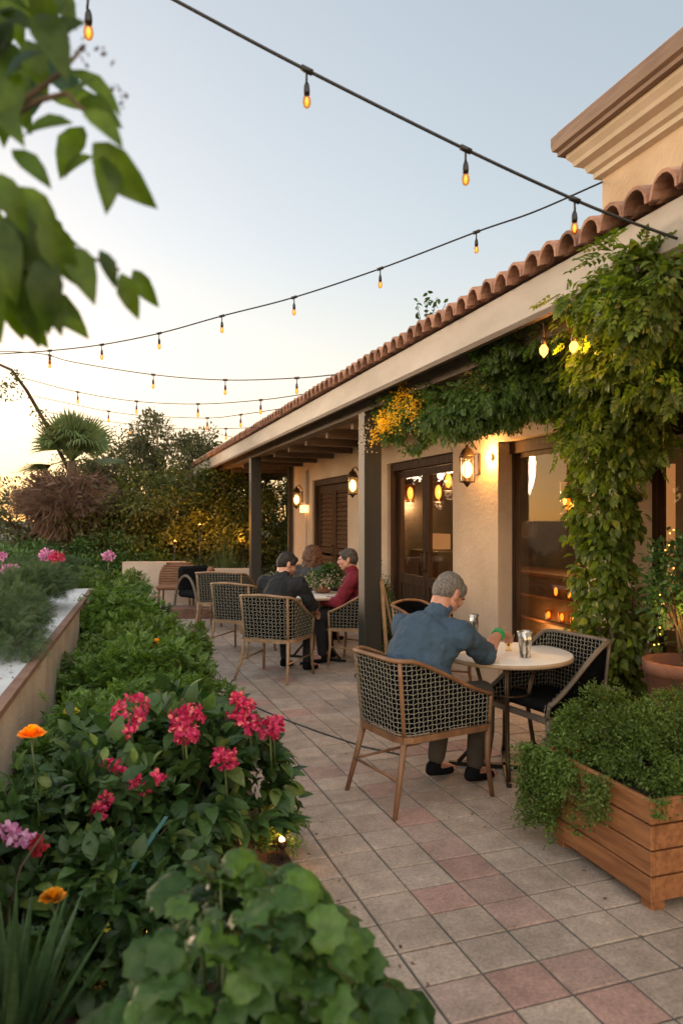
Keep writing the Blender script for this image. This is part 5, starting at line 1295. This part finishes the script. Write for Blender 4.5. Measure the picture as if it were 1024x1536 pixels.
# planter shrub: mound and trailing strands
t=empty('trailing_shrub',(cx,cy,.43),0,'fine leaved green shrub trailing over the cedar planter','shrub')
bl=[(.0,.02,.07,.38,.35,.20),(-.22,.20,.12,.25,.22,.21),(.2,.1,.10,.3,.34,.20),(-.16,-.08,.05,.25,.25,.15),(.12,-.22,.0,.26,.18,.10),(-.34,.30,.03,.15,.16,.16)]
foliage('mound_leaves',M['lf_trail'],t,bl,42000,.019,'small',clumps=420,cr=.16,droop=.0,rnd=.8,up=.5,shell=.85,low=-.3)
pos=[];axs=[]
for i in range(64):
    if i<46: sx,sy=-hw-.02-random.uniform(0,.05),(hl-abs(random.gauss(0,.10)) if i<30 else random.choice([.12,.16,-.08,-.12])+random.gauss(0,.03)); L=random.uniform(.15,.42) if i<30 else random.uniform(.08,.26)
    elif i<56: sx,sy=-hw+random.uniform(0,.4),-hl-.02; L=random.uniform(.03,.09)
    else: sx,sy=-hw-.1+random.uniform(-.04,.08),hl+.03; L=random.uniform(.2,.44)
    k=int(L*620); 
    for q in range(k):
        u=q/k; z=.06-L*u; pos.append((sx+.02*math.sin(u*7+i)+random.gauss(0,.015),sy+.02*math.cos(u*5+i)+random.gauss(0,.015),z)); axs.append((random.gauss(-.2,.7),random.gauss(0,.7),-.4+random.gauss(0,.5)))
n=len(pos); link('trailing_strands',leaves_mesh('trailing_strands',pos,axs,rdir(n)+np.array([-.3,-.2,.6]),.019*rng.uniform(.7,1.3,n),'small'),M['lf_trail'],t)
# pothos at the right, pot plant, door plants
bush('heart_leaved_plant',LD(2.10,4.05),'broad leaved plant at the right edge behind the planter shrub',.35,.30,.80,420,.085,'lf_vine','leaf',k=5,clumps=60,cr=.3,droop=.5)
bush('potted_fairy_plant',LD(2.03,4.3,.70),'dark leafy plant in the tall pot lit by tiny warm lights',.28,.26,.85,2600,.045,'lf_mid','small',k=5,clumps=60,cr=.3)
fb=Vector(LD(2.03,4.3,.78)); t=empty('fairy_light_string',fb,0,'string of tiny warm fairy lights wound round the potted plant','fairy lights')
hx=[Vector((.20*(1-.5*k/140)*math.cos(k*.42)+random.gauss(0,.015),.20*(1-.5*k/140)*math.sin(k*.42)+random.gauss(0,.015),.05+.0052*k+.03*math.sin(k*.9))) for k in range(140)]
mb=MB(); mb.tube(hx,.0012,3); mb.build('wire',M['greenstem'],t)
mb=MB(); mb.ell((0,0,0),(.0052,.0052,.0052),8,6); b0=mb.build('bulb',M['bulb'],t); b0.location=hx[1]
for k in range(4,140,3):
    c=b0.copy(); COL.objects.link(c); c.parent=t; c.location=hx[k]
point(LD(1.95,4.12,1.05),1.6,(1,.5,.12),.05,name='fairy_glow'); 
for k,(l,d,h,lab) in enumerate(((.42,7.85,1.15,'slim climbing plant beside the middle doors behind the near post'),(.55,8.3,.9,'small leafy plant standing next to the glazed doors'))):
    bush('slim_door_plant',LD(l,d),lab,.12,.12,h,900,.035,'lf_mid','small',k=4,clumps=40,cr=.4)
# far table centrepiece
t=empty('flower_bowl',TF+Vector((.10,.12,.7505)),0,'bowl of green and cream flowers standing on the far table','flower arrangement')
mb=MB(); mb.lathe([(.05,0),(.09,.02),(.12,.08),(.11,.08),(.001,.06)],n=20); mb.build('bowl',M['potclay'],t)
bl=[(0,0,.15,.2,.16,.10),(.1,0,.2,.12,.12,.09)]
foliage('leaves',M['lf_mid'],t,bl,900,.05,'leaf',clumps=40,cr=.4); foliage('blossoms',M['fl_white'],t,[(0,-.03,.14,.22,.17,.09)],350,.03,'petal',clumps=30,cr=.3)
# ---- foreground branch, top left
tb=L2W(-1.25,1.25); t=empty('overhanging_tree',(tb.x,tb.y,0),0,'blurred leafy branch of a nearby tree hanging in at the top left','tree'); b=Vector((tb.x,tb.y,0))
mb=MB(); mb.tube([Vector((0,0,0)),Vector((.02,.02,1.0)),P(-260,620,1.2)-b,P(-140,420,1.15)-b,P(-60,250,1.1)-b,P(0,180,1.08)-b],[.05,.045,.035,.022,.012,.008],8)
mb.tube([P(-60,250,1.1)-b,P(30,155,1.08)-b,P(90,110,1.08)-b,P(128,68,1.1)-b],[.010,.005,.004,.002],6)
mb.tube([P(-10,190,1.1)-b,P(60,150,1.08)-b,P(100,140,1.08)-b,P(125,165,1.08)-b,P(160,200,1.08)-b],[.006,.0045,.004,.003,.002],6)
mb.tube([P(-140,420,1.12)-b,P(-20,300,1.1)-b,P(40,330,1.08)-b,P(100,370,1.1)-b,P(180,405,1.12)-b],[.010,.006,.005,.003,.002],6); mb.build('branches',M['bark'],t)
LV=[((140,215),(230,310),.44),((155,235),(163,315),.42),((125,190),(88,262),.55),((140,235),(90,265),.4),((110,185),(32,195),.38),((18,225),(78,278),.75),((100,105),(185,165),.42),((120,150),(180,185),.6),((60,20),(100,110),.6),((20,10),(-10,90),.7),((40,60),(70,140),.7),((0,60),(40,190),.7),((90,20),(110,-40),.6),((30,110),(0,215),.6),((70,0),(30,-60),.7),((10,120),(60,70),.6),((100,80),(60,10),.6),((-10,170),(35,210),.6),((0,20),(60,45),.6),((110,150),(150,110),.5),((125,165),(185,215),.5),
    ((110,370),(140,450),.75),((150,375),(175,430),.5),((182,410),(207,478),.62),((200,405),(236,460),.5),((60,330),(118,430),.7),((20,310),(60,430),.75),((40,350),(50,515),.7),((0,330),(20,450),.8),((70,380),(70,500),.6),((90,340),(110,420),.7),((-10,400),(-5,515),.8),((30,280),(90,350),.7),((0,260),(40,350),.9),((100,360),(80,440),.6),((10,440),(35,510),.6),((-20,300),(10,400),.8),((55,430),(95,500),.5)]
pos=[];axs=[];nrs=[];sz=[]
for (a,b_,wd) in LV:
    dd=random.uniform(1.0,1.18); p0=P(a[0],a[1],dd); p1=P(b_[0],b_[1],dd+random.uniform(-.03,.03)); pos.append(p0-b); axs.append(p1-p0); sz.append((p1-p0).length)
    vw=Vector((-SN,-CS,0)); k=wd/.62; tilt=math.acos(min(1,k*.98)); nrs.append(vw+Vector((CS,-SN,0))*math.tan(tilt)*random.choice([-1,1])*.6+Vector((0,0,random.uniform(.2,.7))))
for i in range(60):
    px,py=random.choice([(random.uniform(-60,85),random.uniform(-40,170)),(random.uniform(-60,60),random.uniform(290,460))]); dd=random.uniform(1.05,1.3); p0=P(px,py,dd); q=Vector((random.uniform(-.5,1),random.uniform(-.3,.3),random.uniform(-1.2,.2))); pos.append(p0-b); axs.append(q); sz.append(random.uniform(.07,.11)); nrs.append(Vector((-SN,-CS,.3))+Vector([random.uniform(-.6,.6) for _ in range(3)]))
V_,F_=_tpl('leaf'); V_=V_.copy(); V_[:,0]*=.78; _TC['bigleaf']=(V_,F_)
link('leaves',leaves_mesh('leaves',[tuple(p) for p in pos],[tuple(p) for p in axs],[tuple(p) for p in nrs],np.array(sz),'bigleaf'),M['lf_branch'],t)
pos=[P(random.gauss(px,8),random.gauss(py,10),1.1)-b for px,py in ((128,68),(120,75),(170,112),(182,130),(190,148),(145,88),(100,95)) for _ in range(4)]
n=len(pos); tag(link('buds',leaves_mesh('buds',[tuple(p) for p in pos],rdir(n),rdir(n),.011,'leaf'),M['twig'],t),kind='stuff')

# litter on the paving
n=90; x=np.concatenate([rng.normal(1.0,.10,50),rng.uniform(1.1,3.2,22),rng.normal(2.05,.15,18)]); y=np.concatenate([rng.uniform(2,8,50),rng.uniform(2.2,9,22),rng.uniform(2.2,3.8,18)])
pos=np.stack([x,y,np.full(n,.017)],1); ax=rdir(n)*np.array([1,1,.08]); tag(link('fallen_leaves',leaves_mesh('fallen_leaves',pos,ax,np.array([0,0,1])+rdir(n)*.15,.022*rng.uniform(.5,1.3,n),'small'),M['lf_dead']),'dry leaf litter scattered thinly over the paving','leaf litter',kind='stuff')
n=260; u=rng.uniform(0,9,n); q=np.array(A2)[None,:]+np.array(dr)[None,:]*u[:,None]+np.array(nrm)[None,:]*(-.04-np.abs(rng.normal(0,.12,n)))[:,None]; q[:,2]=.808
tag(link('ledge_litter',leaves_mesh('ledge_litter',q,rdir(n)*np.array([1,1,.1]),np.array([0,0,1])+rdir(n)*.2,.022*rng.uniform(.5,1.3,n),'small'),M['lf_dead']),'dry leaf litter lying on the white ledge of the retaining wall','leaf litter',kind='stuff')
# ---------------------------------------------------------------- string lights
def catmull(pts,n=10):
    pts=[Vector(p) for p in pts]; q=[pts[0]*2-pts[1]]+pts+[pts[-1]*2-pts[-2]]; out=[]
    for i in range(1,len(q)-2):
        for k in range(n):
            t=k/n; a,b,c,d=q[i-1],q[i],q[i+1],q[i+2]
            out.append(.5*((2*b)+(c-a)*t+(2*a-5*b+4*c-d)*t*t+(3*b-a-3*c+d)*t**3))
    out.append(pts[-1]); return out
def string(label,pts,bulbs,r=.006,s=1.0,cab='cable',real=.115):
    """pts: (px,py,d) of the cable; bulbs: px of each hanging bulb"""
    W_=[P(*p) for p in pts]; base=W_[-1].copy()
    t=empty('string_light',base,0,label,'string light','festoon string lights over the patio')
    cv=[p-base for p in catmull(W_)]
    mb=MB(); mb.tube(cv,r,6); mb.build('cable',M[cab],t)
    def proj(v):
        v=v+base; d=v.x*SN+v.y*CS; l=v.x*CS-v.y*SN; return 512+l/d*F
    for bx in bulbs:
        best=min(cv,key=lambda v:abs(proj(v)-bx)); i=cv.index(best)
        # refine
        j=min(max(i,1),len(cv)-2); a,b=(cv[j-1],cv[j]) if (proj(cv[j-1])-bx)*(proj(cv[j])-bx)<=0 else (cv[j],cv[j+1])
        pa,pb_=proj(a),proj(b); u=(bx-pa)/(pb_-pa) if abs(pb_-pa)>1e-6 else 0; c=a.lerp(b,min(1,max(0,u)))
        tn=(b-a).normalized(); k=s
        mb=MB(); mb.tube([c-tn*.022*k,c+tn*.022*k],.011*k,8); mb.tube([c,c-Vector((random.uniform(-.004,.004),0,.045*k))],.0042*k,6)
        z=c-Vector((0,0,.045*k)); mb.lathe([(.006*k,0),(.010*k,-.012*k),(.0115*k,-.030*k),(.0105*k,-.042*k)],z,10); sk=mb.build('bulb_socket',M['blackmetal'] if cab=='cable' else M['browncable'],t)
        z2=z-Vector((0,0,.042*k)); mb=MB(); mb.lathe([(.0098*k,0),(.0135*k,-.015*k),(.015*k,-.028*k),(.011*k,-.042*k),(.001,-.049*k)],z2,12); mb.build('glass_bulb',M['amberglass'],sk)
        mb=MB(); mb.ell(z2-Vector((0,0,.024*k)),(.0062*k,.0062*k,.016*k),8,6); mb.build('filament',M['filament'],sk)
    return t
string('thick black festoon cable crossing the top of the sky down to the fascia',[(150,-60,2.55),(262,0,2.6),(450,100,2.7),(698,224,2.85),(860,299,2.98),(940,331,3.02),(1015,358,3.04)],[460,698,861],.0063,1.05)
string('festoon string rising from the left edge to the upper wall of the building',[(-40,534,12.2),(0,531,11.9),(75,526,11.4),(153,517,11),(239,500,10.4),(333,474,9.8),(441,446,9.2),(570,403,8.5),(714,348,7.8),(800,318,7.4),(903,273,7.08)],[75,153,239,333,441,570,714],.0090,1.7)
string('highest of the sagging strings between the left edge and the veranda roof',[(-60,530,10),(0,527,9.8),(65,531,9.5),(110,543,9.3),(230,562,8.7),(338,570,8.2),(445,567,7.7),(512,561,7.32)],[75,230,338,445],.006,1.25,'browncable')
string('second sagging string, below the highest one',[(35,567,11.8),(117,588,11.2),(205,602,10.7),(297,606,10.1),(391,600,9.2),(470,589,8.4)],[117,205,297,391],.0060,1.35,'browncable')
string('third sagging string, just above the airy tree',[(50,594,12.2),(163,617,11.6),(230,624,11.2),(311,627,10.6),(361,622,10.1),(428,612,9.4)],[163,311,361],.0055,1.3,'browncable')
string('lowest long sagging string, nearest the palm crown',[(62,617,12.6),(130,628,12.2),(195,636,11.8),(270,643,11.4),(339,643,11),(401,640,10.6)],[195,339],.0055,1.25,'browncable')
string('short low string ending at the far end of the eave',[(308,643,14.0),(330,651,13.7),(353,657,13.2)],[],.0065,1.6,'browncable')
# single bulb of a string out of the frame
string('lone festoon bulb hanging at the top left beside the branch',[(60,-28,2.0),(133,-8,2.05),(220,-30,2.1)],[133],.006,.95)
# vine lights
for k,(px,py,d,lab) in enumerate(((815,523,4.1,'left glowing bulb hanging in the vine under the eave'),(860,518,3.95,'right glowing bulb in the vine under the eave, nearer the roof'))):
    t=empty('vine_bulb',P(px,py,d),0,lab,'light bulb','bulbs hanging in the vine')
    mb=MB(); mb.lathe([(.012,.055),(.016,.045),(.016,.02)],n=10); mb.tube([(0,0,.05),(0,.0,.14),(-.05,.05,.2)],.004,6); mb.build('bulb_socket',M['bronze'],t)
    mb=MB(); mb.lathe([(.012,.02),(.024,-.0),(.022,-.025),(.001,-.05)],n=14); mb.build('lit_bulb',M['bulb'],t)
    point((0,-.07,-.02),.7,(1,.45,.12),.03,parent=t)
